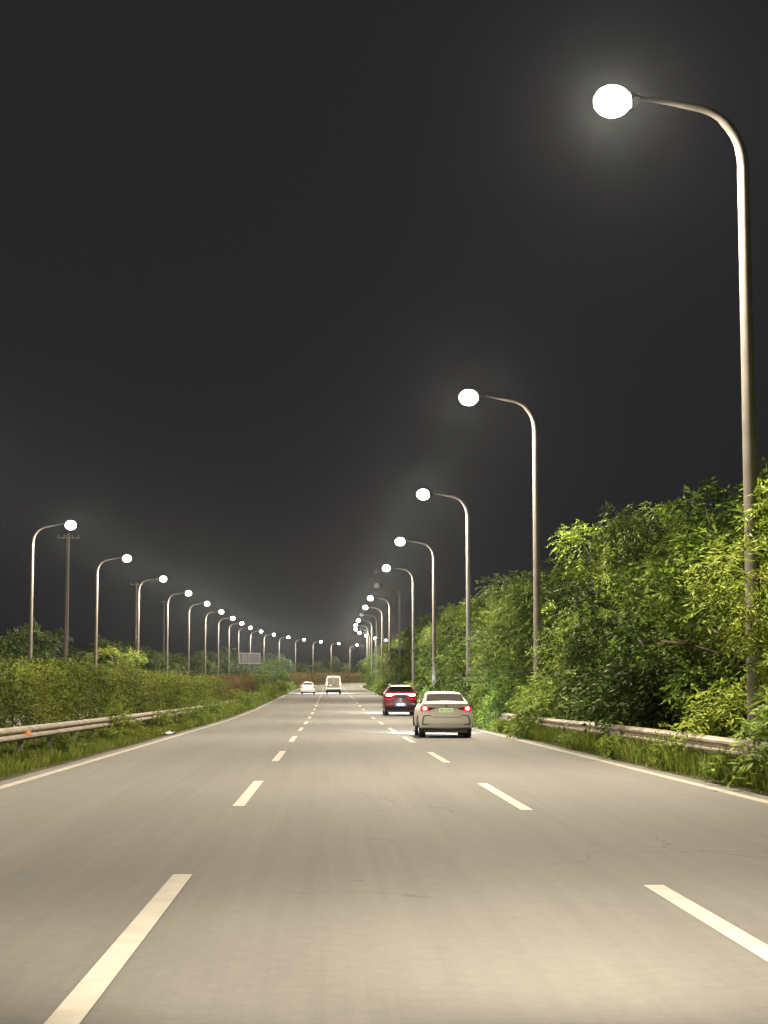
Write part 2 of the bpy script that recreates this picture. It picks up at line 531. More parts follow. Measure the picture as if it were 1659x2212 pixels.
S_ALL = srange(-80, 1200, 8)
ground_lats = [-800, -400, -200, -100, -60, -40, -30, -24, -18, -11, -8, -5.6, 6.6, 7.4, 8, 9, 10, 11, 12, 13.5, 15, 18, 24, 32, 45, 70, 120, 250, 700]
strip("ground", S_ALL, ground_lats, -0.02, M['soil'], 'structure', hfun=lambda s, l: bank(l))

def edge_l(s):
    return -5.15 - 0.45 * min(1.0, max(0.0, (s - 26.0) / 85.0))
EDGE_R = 5.95
road = strip("road", S_ALL, [lambda s: edge_l(s) - 0.35, -3, -1, 1, 3, 5, EDGE_R + 0.35], 0.0, M['asphalt'], 'structure')
strip("far_road", S_ALL, [-18.0, -14.5, -11.0], 0.0, M['asphalt'], 'structure')

strip("edge_line", srange(-60, 700, 6), [lambda s: edge_l(s) - 0.09, lambda s: edge_l(s) + 0.09], 0.005, M['edge_paint'], None, road)
strip("edge_line", srange(-60, 700, 6), [EDGE_R - 0.09, EDGE_R + 0.09], 0.005, M['edge_paint'], None, road)
for lat0, far_end in ((-1.2, 14.3), (2.5, 13.4)):
    for k in range(-3, 38):
        e = far_end + 15.0 * k
        n = strip("lane_dash", srange(e - 6.5, e, 2.2), [lat0 - 0.08, lat0 + 0.08], 0.005, M['paint'], None, road)

# the air: thin night haze round everything
hz = MB().box((-820, -100, -1.3), (1080, 1160, 23.0))
m_hz, nt, out = new_mat("haze")
pv = nt.nodes.new("ShaderNodeVolumePrincipled")
pv.inputs['Color'].default_value = (0.82, 0.91, 1.0, 1)
pv.inputs['Density'].default_value = HAZE_DENSITY
pv.inputs['Anisotropy'].default_value = HAZE_G
nt.links.new(pv.outputs[0], out.inputs['Volume'])
haze = hz.build("haze", m_hz); haze['kind'] = 'stuff'

# ------------------------------------------------------------------ ordinals for labels
ORD = ["nearest", "second", "third", "fourth", "fifth", "sixth", "seventh", "eighth", "ninth", "tenth", "eleventh", "twelfth", "thirteenth",
       "fourteenth", "fifteenth", "sixteenth", "seventeenth", "eighteenth", "nineteenth", "twentieth", "twenty-first", "twenty-second"]

# ------------------------------------------------------------------ street lamps
def lamp_meshes():
    # local: pole at the origin, arm towards -x
    pole = MB(); zs = [-0.05, 3.5, 7.0, 10.75]
    pole.tube([(0, 0, z) for z in zs], [0.15, 0.134, 0.12, 0.108], 12)
    arm = MB(); pts = []
    for i in range(11):
        t = i / 10.0 * math.radians(80)
        pts.append((-0.92 * (1 - math.cos(t)), 0, 10.75 + 1.08 * math.sin(t)))
    x, _, z = pts[-1]
    pts += [(x - 0.5, 0, z + 0.085), (x - 1.0, 0, z + 0.165), (x - 1.25, 0, z + 0.20)]
    arm.tube(pts, [0.107] * 3 + [0.095] * 4 + [0.074] * 4 + [0.05, 0.04, 0.035], 12)
    ex, ez = pts[-1][0], pts[-1][2]
    light_shield = MB(); light_shield.tube([(ex - 0.04, 0, ez - 0.05), (ex + 0.02, 0, ez - 0.04), (ex + 0.12, 0, ez - 0.01)], [0.15, 0.145, 0.06], 20)  # added disc that keeps lamp light off the arm and pole top
    base = MB(); base.box((-0.2, -0.2, -0.02), (0.2, 0.2, 0.03))
    for a in (0, 1, 2, 3):
        base.box((-0.012 if a % 2 else (0.10 if a == 0 else -0.19), -0.012 if a % 2 == 0 else (0.10 if a == 1 else -0.19), 0.03),
                 (0.012 if a % 2 else (0.19 if a == 0 else -0.10), 0.012 if a % 2 == 0 else (0.19 if a == 1 else -0.10), 0.2))
    door = MB().box((-0.05, -0.122, 0.5), (0.05, -0.10, 0.95))
    head = MB()
    secs = [(0.12, 0.05, 0.05), (0.0, 0.07, 0.06), (-0.12, 0.14, 0.08), (-0.35, 0.17, 0.10), (-0.55, 0.15, 0.085), (-0.68, 0.08, 0.05)]
    n = 10; base_i = 0
    vs, fs = [], []
    for (dx, hw, hh) in secs:
        for j in range(n):
            t = math.pi * j / (n - 1)
            vs.append((ex + dx, hw * math.cos(t), ez + hh * math.sin(t)))
    for i in range(len(secs) - 1):
        for j in range(n):
            j2 = (j + 1) % n
            fs.append((i*n+j, i*n+j2, (i+1)*n+j2, (i+1)*n+j))
    fs.append(tuple(range(n))); fs.append(tuple(reversed(range((len(secs)-1)*n, len(secs)*n))))
    head.add(vs, fs)
    bowl = MB().ellipsoid((ex - 0.36, 0, ez - 0.09), (0.34, 0.31, 0.285), 24, 16)
    return dict(pole=pole.mesh("pole", M['galvanised'], 40), arm=arm.mesh("arm", M['arm_shade'], 40), base=base.mesh("base_plate", M['galvanised']),
                door=door.mesh("service_door", M['galvanised']), light_shield=light_shield.mesh("arm_light_shield", M['black_plastic'], 40), head=head.mesh("lamp_housing", M['housing'], 40),
                on=bowl.mesh("lamp_globe", M['lamp_on'], 60), off=bowl.mesh("lamp_globe", M['lamp_off'], 60), tip=(ex - 0.34, 0, ez - 0.06))
LM = lamp_meshes()
lamp_light = bpy.data.lights.new("lamp_light", 'SPOT')
lamp_light.energy = LAMP_POWER; lamp_light.color = LAMP_COLOR; lamp_light.shadow_soft_size = 0.14
lamp_light.spot_size = math.radians(164); lamp_light.spot_blend = 0.45
globe_light = bpy.data.lights.new("globe_light", 'POINT')
globe_light.energy = GLOBE_POWER; globe_light.color = LAMP_COLOR; globe_light.shadow_soft_size = 0.2

def street_lamp(s, lat, side, lit, label, group, tall=1.0):
    o = empty("street_lamp", P(s, lat, 0.0), -theta(s) + (0 if side > 0 else math.pi))
    tag(o, label, "street lamp", group)
    place_mesh("pole", LM['pole'], o); place_mesh("base_plate", LM['base'], o); place_mesh("service_door", LM['door'], o)
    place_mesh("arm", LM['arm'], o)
    h = place_mesh("lamp_housing", LM['head'], o)
    place_mesh("arm_light_shield", LM['light_shield'], h)
    place_mesh("lamp_globe", LM['on'] if lit else LM['off'], h)
    o.scale = (1, 1, tall)
    if lit:
        l = bpy.data.objects.new("lamp_light", lamp_light); link(l); l.parent = o; l.location = LM['tip']
        l = bpy.data.objects.new("globe_light", globe_light); link(l); l.parent = o; l.location = LM['tip']
    return o

RIGHT_LAT, LEFT_LAT = 7.25, -18.75
for k in range(-2, 19):
    s = 30.0 + 30.0 * k
    lit = k not in (-1, 5, 8)
    if k < 0:
        lab = "street lamp beside the near lane behind the viewpoint" if k == -2 else "unlit street lamp level with the viewpoint at the tree-lined kerb"
    elif k == 0: lab = "tall grey curved-arm street lamp nearest the viewer, rising out of the trees"
    elif not lit: lab = ORD[k] + " curved street lamp from the viewer along the tree-lined verge, its lamp unlit"
    else: lab = ORD[k] + " curved street lamp from the viewer along the tree-lined verge, lit"
    street_lamp(s, RIGHT_LAT + (0.2 if k == 0 else 0.0), 1, lit, lab, "street lamps along the tree-lined verge", 1.02 if k == 0 else 1.0)
for k in range(-3, 16):
    s = 108.0 + 30.0 * k
    if k < 0: lab = "street lamp across the far carriageway, outside the view, " + ["just before the first visible one", "two before the first visible one", "three before the first visible one"][-k - 1]
    elif k == 0: lab = "nearest lit street lamp standing beyond the hedge, arm pointing at the road"
    else: lab = ORD[k] + " lit street lamp in the row beyond the hedge, counting from the near end"
    street_lamp(s, LEFT_LAT, -1, True, lab, "street lamps beyond the hedge")

# ------------------------------------------------------------------ guardrails
W_PROFILE = [(0.0, 0.0), (0.02, 0.035), (0.082, 0.06), (0.082, 0.10), (0.02, 0.135), (0.0, 0.155), (0.02, 0.175), (0.082, 0.21), (0.082, 0.25), (0.02, 0.275), (0.0, 0.31)]
W_PROFILE = W_PROFILE + [(u - 0.006, w) for (u, w) in reversed(W_PROFILE)]

def guardrail(lat_f, s0, s1, face, z0, label, seg=8.0, reflect=True):
    """face: +1 the ridges point to +lat"""
    o = empty("guardrail", P(s0, lat_f(s0), 0.0))
    tag(o, label, "guardrail")
    ox, oy, oz = o.location
    def loc(p): return (p[0] - ox, p[1] - oy, p[2] - oz)
    n = int((s1 - s0) / seg)
    rng = random.Random(int(abs(s0) * 10 + abs(z0) * 100))
    jit = [(rng.uniform(-.02, .02), rng.uniform(-.015, .015)) for _ in range(n + 1)]
    for i in range(n):
        a, b = s0 + i * seg, s0 + (i + 1) * seg + 0.25
        frames = []
        for t in (0.0, 0.5, 1.0):
            s = a + (b - a) * t
            jl = jit[i][0] * (1 - t) + jit[i + 1][0] * t; jz = jit[i][1] * (1 - t) + jit[i + 1][1] * t
            off = 0.006 * (i % 2)
            frames.append(lambda u, w, s=s, jl=jl, jz=jz, off=off: loc(P(s, lat_f(s) + jl + face * (u + off), z0 + jz + w)))
        MB().extrude_profile(W_PROFILE, frames).build("rail_beam", M['rail'], o, 25)
        for sp in (a + 0.1, a + seg / 2):
            x, y, z = loc(P(sp, lat_f(sp) - face * 0.10, 0.0))
            MB().box((x - 0.055, y - 0.055, z - 0.3), (x + 0.055, y + 0.055, z + z0 + 0.29)).build("post", M['galvanised'], o)
            x, y, z = loc(P(sp, lat_f(sp) - face * 0.03, z0 + 0.155))
            MB().box((x - 0.042, y - 0.06, z - 0.09), (x + 0.034, y + 0.06, z + 0.09)).build("spacer_block", M['galvanised'], o)
        if reflect and i % 2 == 0:
            sp = a + seg / 2
            x, y, z = loc(P(sp, lat_f(sp) + face * 0.055, z0 + 0.155))
            MB().box((x - 0.035, y - 0.26, z - 0.05), (x + 0.035, y + 0.26, z + 0.05)).build("reflector", M['orange'], o)
    return o

rail_l = lambda s: -6.65 - 0.75 * min(1.0, max(0.0, (s - 34.0) / 130.0))
rail_r = lambda s: 6.85
guardrail(rail_l, 2, 210, 1, 0.46, "weathered double-ridged guardrail in front of the clipped hedge")
guardrail(rail_r, 4, 76, -1, 0.40, "pale steel guardrail half buried in weeds below the roadside trees", reflect=False)

# ------------------------------------------------------------------ hedges along the median
def hedge(s0, s1, lat0, lat1, h0, h1, seed, leaf, label, density, ll, lw, name="hedge", tint0=0.5):
    rng = np.random.default_rng(seed)
    o = empty(name, P(s0, (lat0 + lat1) / 2, 0))
    tag(o, label, "hedge", "hedges along the median")
    ox, oy, oz = o.location
    length = s1 - s0; width = abs(lat1 - lat0)
    n = int(length * (width + 2 * h0) * density)
    ss = rng.uniform(s0, s1, n)
    # a lumpy box: top and both faces, a few inside
    g = lambda s, a, b, c: 0.5 * np.sin(s * a + seed) + 0.3 * np.sin(s * b + 2.1 * seed) + 0.2 * np.sin(s * c + 0.7 * seed)
    hh = h0 + (h1 - h0) * (ss - s0) / length + 0.16 * g(ss, 0.9, 2.3, 0.31) + 0.24 * g(ss + 3.0, 0.42, 0.77, 0.19)
    which = rng.random(n)
    lo, hi = min(lat0, lat1), max(lat0, lat1)
    lat = np.empty(n); z = np.empty(n); out = np.zeros((n, 3))
    top = which < 0.36; fr = (which >= 0.36) & (which < 0.86); bk = which >= 0.86
    lump = 0.28 * g(ss * 1.0, 1.3, 0.57, 2.9)
    cav = lambda s, z: 0.42 * np.sin(2.6 * s + 1.7 * np.sin(z * 2.3 + s * 0.7)) * np.sin(3.4 * z + 1.3 * np.sin(s * 1.9) + seed)
    lat[top] = rng.uniform(lo, hi, top.sum()); z[top] = hh[top] - np.abs(rng.normal(0, 0.16, top.sum())); out[top] = (0, 0, 1)
    zz = rng.uniform(0.1, 1, n) ** 0.8
    lat[fr] = hi + lump[fr] + cav(ss[fr], hh[fr] * zz[fr]) - np.abs(rng.normal(0, 0.22, fr.sum())) - 0.35 * zz[fr] ** 3; z[fr] = hh[fr] * zz[fr]; out[fr] = (1, 0, 0.25)
    lat[bk] = lo - lump[bk] * 0.5; z[bk] = hh[bk] * zz[bk]; out[bk] = (-1, 0, 0.25)
    pos = np.array([P(s, l, h) for s, l, h in zip(ss, lat, z)]) - np.array([ox, oy, oz])
    out = unit(out + rng.normal(0, 0.55, (n, 3)))
    bt = np.clip(tint0 + 0.20 * g(ss, 0.37, 0.83, 0.11) + 0.22 * g(ss * 1.0 + 2 * z, 2.3, 3.9, 1.1) * np.cos(z * 3.1 + ss) + rng.normal(0, 0.13, n), 0, 1)
    p = sprays(rng, pos, out, 6, ll * 2.6, ll, lw, 0.3, bt)
    place_mesh("foliage", leaves_to_mesh("foliage", *p, leaf), o)
    m = MB()
    for i in range(int(length / 1.2)):
        s = s0 + 0.6 + i * 1.2
        q = P(s, (lo + hi) / 2 + rng.uniform(-.3, .3), 0)
        b = (q[0] - ox, q[1] - oy, q[2] - oz)
        m.tube([(b[0], b[1], b[2] - 0.1), (b[0] + rng.uniform(-.1, .1), b[1], b[2] + 0.9), (b[0] + rng.uniform(-.4, .4), b[1] + rng.uniform(-.3, .3), b[2] + h0 * 0.8)], [0.05, 0.035, 0.015], 5)
    st = m.build("stems", M['bark'], o); st['kind'] = 'stuff'
    return o

hedge(2, 70, -10.2, -7.7, 2.12, 2.16, 3, M['leaf_hedge'], "long clipped green hedge behind the guardrail, nearest section", 32, 0.12, 0.06)
hedge(70, 128, -10.3, -7.9, 2.16, 2.10, 5, M['leaf_hedge'], "middle section of olive-green hedge between the near hedge and the brown one", 20, 0.15, 0.075, tint0=0.52)
hedge(128, 182, -10.3, -8.2, 2.05, 2.15, 8, M['leaf_brown'], "reddish-brown section of hedge at the far end of the guardrail", 15, 0.17, 0.085, tint0=0.5)
hedge(182, 236, -10.3, -8.3, 2.25, 2.1, 9, M['leaf_hedge'], "far green hedge section with gaps between its stems, past the brown section", 9, 0.19, 0.09, tint0=0.45)
hedge(318, 560, -10.0, -7.3, 2.2, 2.3, 12, M['leaf_brown'], "distant brownish hedge curving across behind the van", 4.5, 0.30, 0.15, tint0=0.62)

# ------------------------------------------------------------------ trees
K_right = {
    "feathery": make_tree_kind(21, 6.6, 2.9, 0.5, 20, 1500, 12, 0.55, 0.17, 0.055, M['leaf_green'], M['bark'], 0.45, 0.85, 0.55),
    "dense": make_tree_kind(22, 6.4, 2.6, 0.4, 20, 1600, 10, 0.42, 0.16, 0.075, M['leaf_green'], M['bark'], 0.3, 1.0, 0.40),
    "yellow-green": make_tree_kind(23, 6.2, 2.8, 0.5, 19, 1400, 12, 0.50, 0.18, 0.060, M['leaf_yellow'], M['pale_bark'], 0.45, 0.8, 0.42),
    "slender": make_tree_kind(24, 7.4, 2.1, 0.8, 17, 1150, 11, 0.50, 0.17, 0.060, M['leaf_green'], M['pale_bark'], 0.4, 1.0, 0.60),
    "shadowy": make_tree_kind(25, 6.8, 2.9, 0.4, 19, 1400, 10, 0.46, 0.18, 0.080, M['leaf_dark'], M['bark'], 0.35, 0.9, 0.5),
}
LOOK = {
    "feathery": "feathery mid-green drooping tree",
    "dense": "dense bushy green tree",
    "yellow-green": "loose yellow-green tree",
    "slender": "slender pale-trunked tree",
    "shadowy": "heavy dark-leaved tree",
}
def gap_name(s, first, row):
    k = int(math.floor((s - first) / 30.0))
    if k < 0: return "before the nearest lamp " + row
    return "just past the %s lamp %s" % (ORD[k], row)

rng = random.Random(4)
names = list(K_right)
for gi in range(-1, 16):
    order = names[:]; rng.shuffle(order)
    if gi == 0: order = ["yellow-green", "feathery", "dense", "slender", "feathery"][:0] + ["yellow-green", "dense", "feathery", "shadowy", "slender"]
    n = 5 if gi < 7 else 4
    for j in range(n):
        s = 30.0 + gi * 30.0 + (j + 0.5) * 30.0 / n + rng.uniform(-0.8, 0.8)
        if s < 6: continue
        far = min(1.0, max(0.0, (s - 30) / 120.0))
        lat = (9.3 if j % 2 else 10.4) + rng.uniform(-0.4, 0.5) + 0.4 * far
        hs = (0.98 + 0.12 * far) * rng.uniform(0.92, 1.10); ws = (0.95 + 0.2 * far) * rng.uniform(0.92, 1.1)
        tree_thing(K_right[order[j]], s, lat, hs, ws, rng.uniform(0, 6.28),
                   LOOK[order[j]] + " by the road, " + gap_name(s, 30.0, "on the verge"), "trees along the wooded verge")
    order = names[:]; rng.shuffle(order)
    for j in range(3):
        s = 35.0 + gi * 30.0 + j * 10.0 + rng.uniform(-1.5, 1.5)
        if s < 30: continue
        far = min(1.0, max(0.0, (s - 30) / 120.0))
        tree_thing(K_right[order[j]], s, 14.2 + rng.uniform(-0.8, 1.2), (0.98 + 0.16 * far) * rng.uniform(0.9, 1.1), 1.2 * rng.uniform(0.9, 1.1), rng.uniform(0, 6.28),
                   LOOK[order[j]] + " in the back row, " + gap_name(s, 30.0, "on the verge"), "trees along the wooded verge")

SH = {
    "fern-like": shrub_kind(41, 1.7, 1.3, 8, 620, 12, 0.5, 0.15, 0.05, M['leaf_green'], 0.6, 0.55),
    "round-leaved": shrub_kind(42, 1.6, 1.2, 9, 680, 8, 0.3, 0.13, 0.085, M['leaf_green'], 0.3, 0.45),
    "yellowish": shrub_kind(43, 1.4, 1.3, 8, 600, 10, 0.42, 0.14, 0.055, M['leaf_yellow'], 0.5, 0.45),
    "dark": shrub_kind(44, 1.8, 1.4, 8, 600, 9, 0.4, 0.15, 0.07, M['leaf_dark'], 0.4, 0.5),
}
names = list(SH)
for gi in range(-1, 9):
    for row, (lat0, n, where) in enumerate(((8.0, 4, "behind the guardrail line"), (7.35, 4, "against the guardrail line"))):
        if row == 1 and (gi > 4 or gi < 1): continue
        order = names[:]; rng.shuffle(order)
        for j in range(min(n, 4)):
            s = 30.0 + gi * 30 + (j + 0.5 + 0.4 * row) * 30.0 / n + rng.uniform(-1.2, 1.2)
            if s < 6: continue
            sc = (0.85 if row == 1 else 1.25) * rng.uniform(0.85, 1.2)
            if row == 1 and s < 50: sc *= 0.7
            shrub_thing(SH[order[j]], s, lat0 + rng.uniform(-.15, .35), sc, rng.uniform(0, 6.28),
                        "%s shrub %s, %s" % (order[j], where, gap_name(30.0 + gi * 30 + 1, 30.0, "on the verge")), "shrubs along the wooded verge")
tree_thing(K_right["yellow-green"], 28.6, 9.15, 0.92, 0.9, 4.0, "loose yellow-green tree overlapping the nearest lamp post on the verge", "trees along the wooded verge")
tree_thing(K_right["feathery"], 57.6, 8.5, 0.70, 0.66, 1.3, "small feathery tree overlapping the second lamp post on the verge", "trees along the wooded verge")
for k in range(5):
    shrub_thing(SH["fern-like" if k % 2 == 0 else "round-leaved"], 29.2 + 30 * k, 8.0 if k == 0 else 7.5, 0.8 if k == 0 else 1.1, 2.2 * k, "%s bush wrapped round the foot of the %s lamp on the verge" % (["fern-like", "round-leaved"][k % 2], ORD[k]), "shrubs along the wooded verge")
# weeds leaning out of the verges in front of the rails
W_CL = [shrub_kind(61, 0.75, 0.6, 6, 210, 8, 0.26, 0.11, 0.035, M['leaf_yellow'], 0.3, 0.5),
        shrub_kind(62, 0.70, 0.65, 6, 230, 8, 0.24, 0.10, 0.045, M['leaf_green'], 0.35, 0.6)]
def weed(s, lat, sc, i, label, group):
    o = shrub_thing(W_CL[i % 2], s, lat, sc, s * 1.7, label, group, "weed_clump", 1.35 if (i // 2) % 2 else 0.9)
    o['category'] = "weeds"
W_ADJ = ["short yellowish", "short green", "tall yellowish", "tall green"]
for i in range(12):
    s = 24 + i * 5.2 + rng.uniform(-1.2, 1.2)
    weed(s, 6.45 + rng.uniform(-.05, .25), rng.uniform(0.45, 0.7), i, W_ADJ[i % 4] + " weed clump below the pale guardrail, " + ["nearest of its kind", "second of its kind", "farthest of its kind"][i // 4], "weed clumps below the pale guardrail")
for i, (s, la, sc) in enumerate([(41, -6.2, .7), (49, -6.3, .8), (53, -6.4, 1.0), (66, -6.5, .8), (71, -6.4, 1.1), (78, -6.45, 1.3), (86, -6.5, 1.0), (95, -6.4, 1.2), (104, -6.6, 1.3),
                                 (112, -6.5, 1.2), (121, -6.7, 1.4), (133, -6.6, 1.3), (144, -6.7, 1.5), (158, -6.6, 1.5), (170, -6.7, 1.5), (188, -6.5, 1.6)]):
    weed(s, la, sc, i, W_ADJ[i % 4] + " weed clump before the double-ridged guardrail, " + ["nearest of its kind", "second of its kind", "third of its kind", "farthest of its kind"][i // 4], "weed clumps before the double-ridged guardrail")
shrub_thing(SH["yellowish"], 222, -6.6, 1.25, 1.0, "bright green bush at the road edge where the hedge ends", "bushes where the hedge ends")
shrub_thing(SH["dark"], 236, -6.9, 1.3, 2.0, "dark bush just past the bright green bush at the hedge end", "bushes where the hedge ends")

K_left = {
    "round": make_tree_kind(71, 6.8, 2.8, 1.0, 10, 620, 9, 0.7, 0.30, 0.14, M['leaf_far'], M['bark'], 0.3, 0.9, 0.45, 0.16),
    "ragged": make_tree_kind(72, 7.8, 2.6, 0.8, 9, 480, 9, 0.8, 0.32, 0.13, M['leaf_far'], M['bark'], 0.4, 0.9, 0.6, 0.16),
    "low": make_tree_kind(73, 5.4, 3.0, 0.6, 9, 560, 9, 0.7, 0.30, 0.15, M['leaf_far'], M['bark'], 0.35, 0.8, 0.5, 0.14),
}
LLOOK = {"round": "round-crowned dim green tree", "ragged": "ragged taller tree", "low": "low spreading tree"}
names = list(K_left)
for gi in range(-1, 17):
    order = names[:]; rng.shuffle(order)
    for j in range(3):
        s = 108.0 + gi * 30 + (j + 0.5) * 10.0 + rng.uniform(-2, 2)
        if 158 < s < 176: continue
        lat = -24.5 + rng.uniform(-2.5, 1.5)
        if s > 330: lat += 2.5
        tree_thing(K_left[order[j]], s, lat, rng.uniform(0.8, 1.12) * (0.92 if s < 330 else 1.0), rng.uniform(0.9, 1.2), rng.uniform(0, 6.28),
                   LLOOK[order[j]] + " beyond the far carriageway, " + gap_name(s, 108.0, "across"), "trees beyond the far carriageway", "distant_tree")
# the flat-topped feathery tree that the lamps catch
flat = make_tree_kind(81, 5.2, 2.7, 2.6, 7, 420, 12, 0.75, 0.22, 0.075, M['leaf_yellow'], M['bark'], 0.25, 0.38, 0.62, 0.12)
tree_thing(flat, 166, -21.0, 1.0, 1.15, 0.4, "bright flat-topped feathery tree spreading behind the third lamp post beyond the hedge", None, "flat_topped_tree")
dk = make_tree_kind(82, 4.6, 3.0, 0.3, 9, 620, 9, 0.6, 0.26, 0.12, M['leaf_dark'], M['bark'], 0.3, 0.9, 0.45, 0.14)
tree_thing(dk, 262, -9.2, 1.0, 1.0, 0.0, "dark rounded tree in the median just past the end of the green hedge", None, "median_tree")
tree_thing(K_left["low"], 292, -9.0, 0.62, 0.8, 1.9, "small dim tree in the median behind the dark rounded tree", None, "median_tree")
tree_thing(K_right["shadowy"], 330, 8.0, 0.95, 1.1, 1.1, "black-looking tree leaning out at the bend where the road disappears", None, "roadside_tree")

# ------------------------------------------------------------------ grass
def grass(name, s0, s1, lat_a, lat_b, n, h, w, seed, lean):
    rg = np.random.default_rng(seed)
    u = rg.random(n); ss = s0 + (s1 - s0) * u
    la = np.array([lat_a(s) for s in ss]); lb = np.array([lat_b(s) for s in ss])
    lat = la + (lb - la) * rg.random(n)
    clump = 0.55 + 0.45 * np.sin(ss * 1.9 + 3 * np.sin(lat * 2.1)) * np.sin(ss * 0.43 + lat * 1.7 + seed)
    hh = h * rg.uniform(0.5, 1.2, n) * (0.55 + 0.6 * clump)
    base = np.array([P(s, l, bank(l) - 0.02) for s, l in zip(ss, lat)])
    a = rg.uniform(0, 2 * np.pi, n); dr = np.stack([np.cos(a), np.sin(a), np.zeros(n)], 1)
    sd = np.stack([-np.sin(a), np.cos(a), np.zeros(n)], 1) * (w * rg.uniform(0.7, 1.3, n))[:, None] * 0.5
    tip = base + dr * (hh * lean * rg.uniform(0.3, 1.2, n))[:, None] + np.array([0, 0, 1.0]) * hh[:, None]
    mid = base + (tip - base) * 0.5 + np.array([0, 0, 1.0]) * (hh * 0.12)[:, None]
    v = np.stack([base, mid + sd, tip, mid - sd], 1).reshape(-1, 3)
    me = numpy_mesh(name, v, np.arange(n * 4).reshape(n, 4), M['grass'], np.clip(0.45 + 0.25 * (clump - .5) + rg.normal(0, .15, n), 0, 1))
    o = bpy.data.objects.new(name, me); link(o)
    tag(o, None, "grass", None, "stuff")
    return o
g = grass("grass", 4, 75, lambda s: edge_l(s) - 0.45, lambda s: -8.2, 32000, 0.30, 0.022, 1, 0.6)
g['label'] = "grass strip between the left edge line and the hedge, near stretch"
g = grass("grass", 75, 250, lambda s: edge_l(s) - 0.40, lambda s: -8.4, 26000, 0.42, 0.045, 2, 0.6)
g['label'] = "grass strip running away beside the far part of the double-ridged guardrail"
g = grass("grass", 250, 560, lambda s: edge_l(s) - 0.40, lambda s: -8.0, 9000, 0.5, 0.10, 5, 0.6)
g['label'] = "distant grass along the outer edge of the bend"
g = grass("grass", 4, 75, lambda s: EDGE_R + 0.42, lambda s: 9.0, 42000, 0.52, 0.024, 3, 0.6)
g['label'] = "grassy verge around the pale guardrail, near stretch"
g = grass("grass", 75, 330, lambda s: EDGE_R + 0.40, lambda s: 9.0, 26000, 0.55, 0.05, 4, 0.6)
g['label'] = "grassy verge at the foot of the distant roadside trees"

# ------------------------------------------------------------------ vehicles
def interp(x, xs, ys):
    return float(np.interp(x, xs, ys))

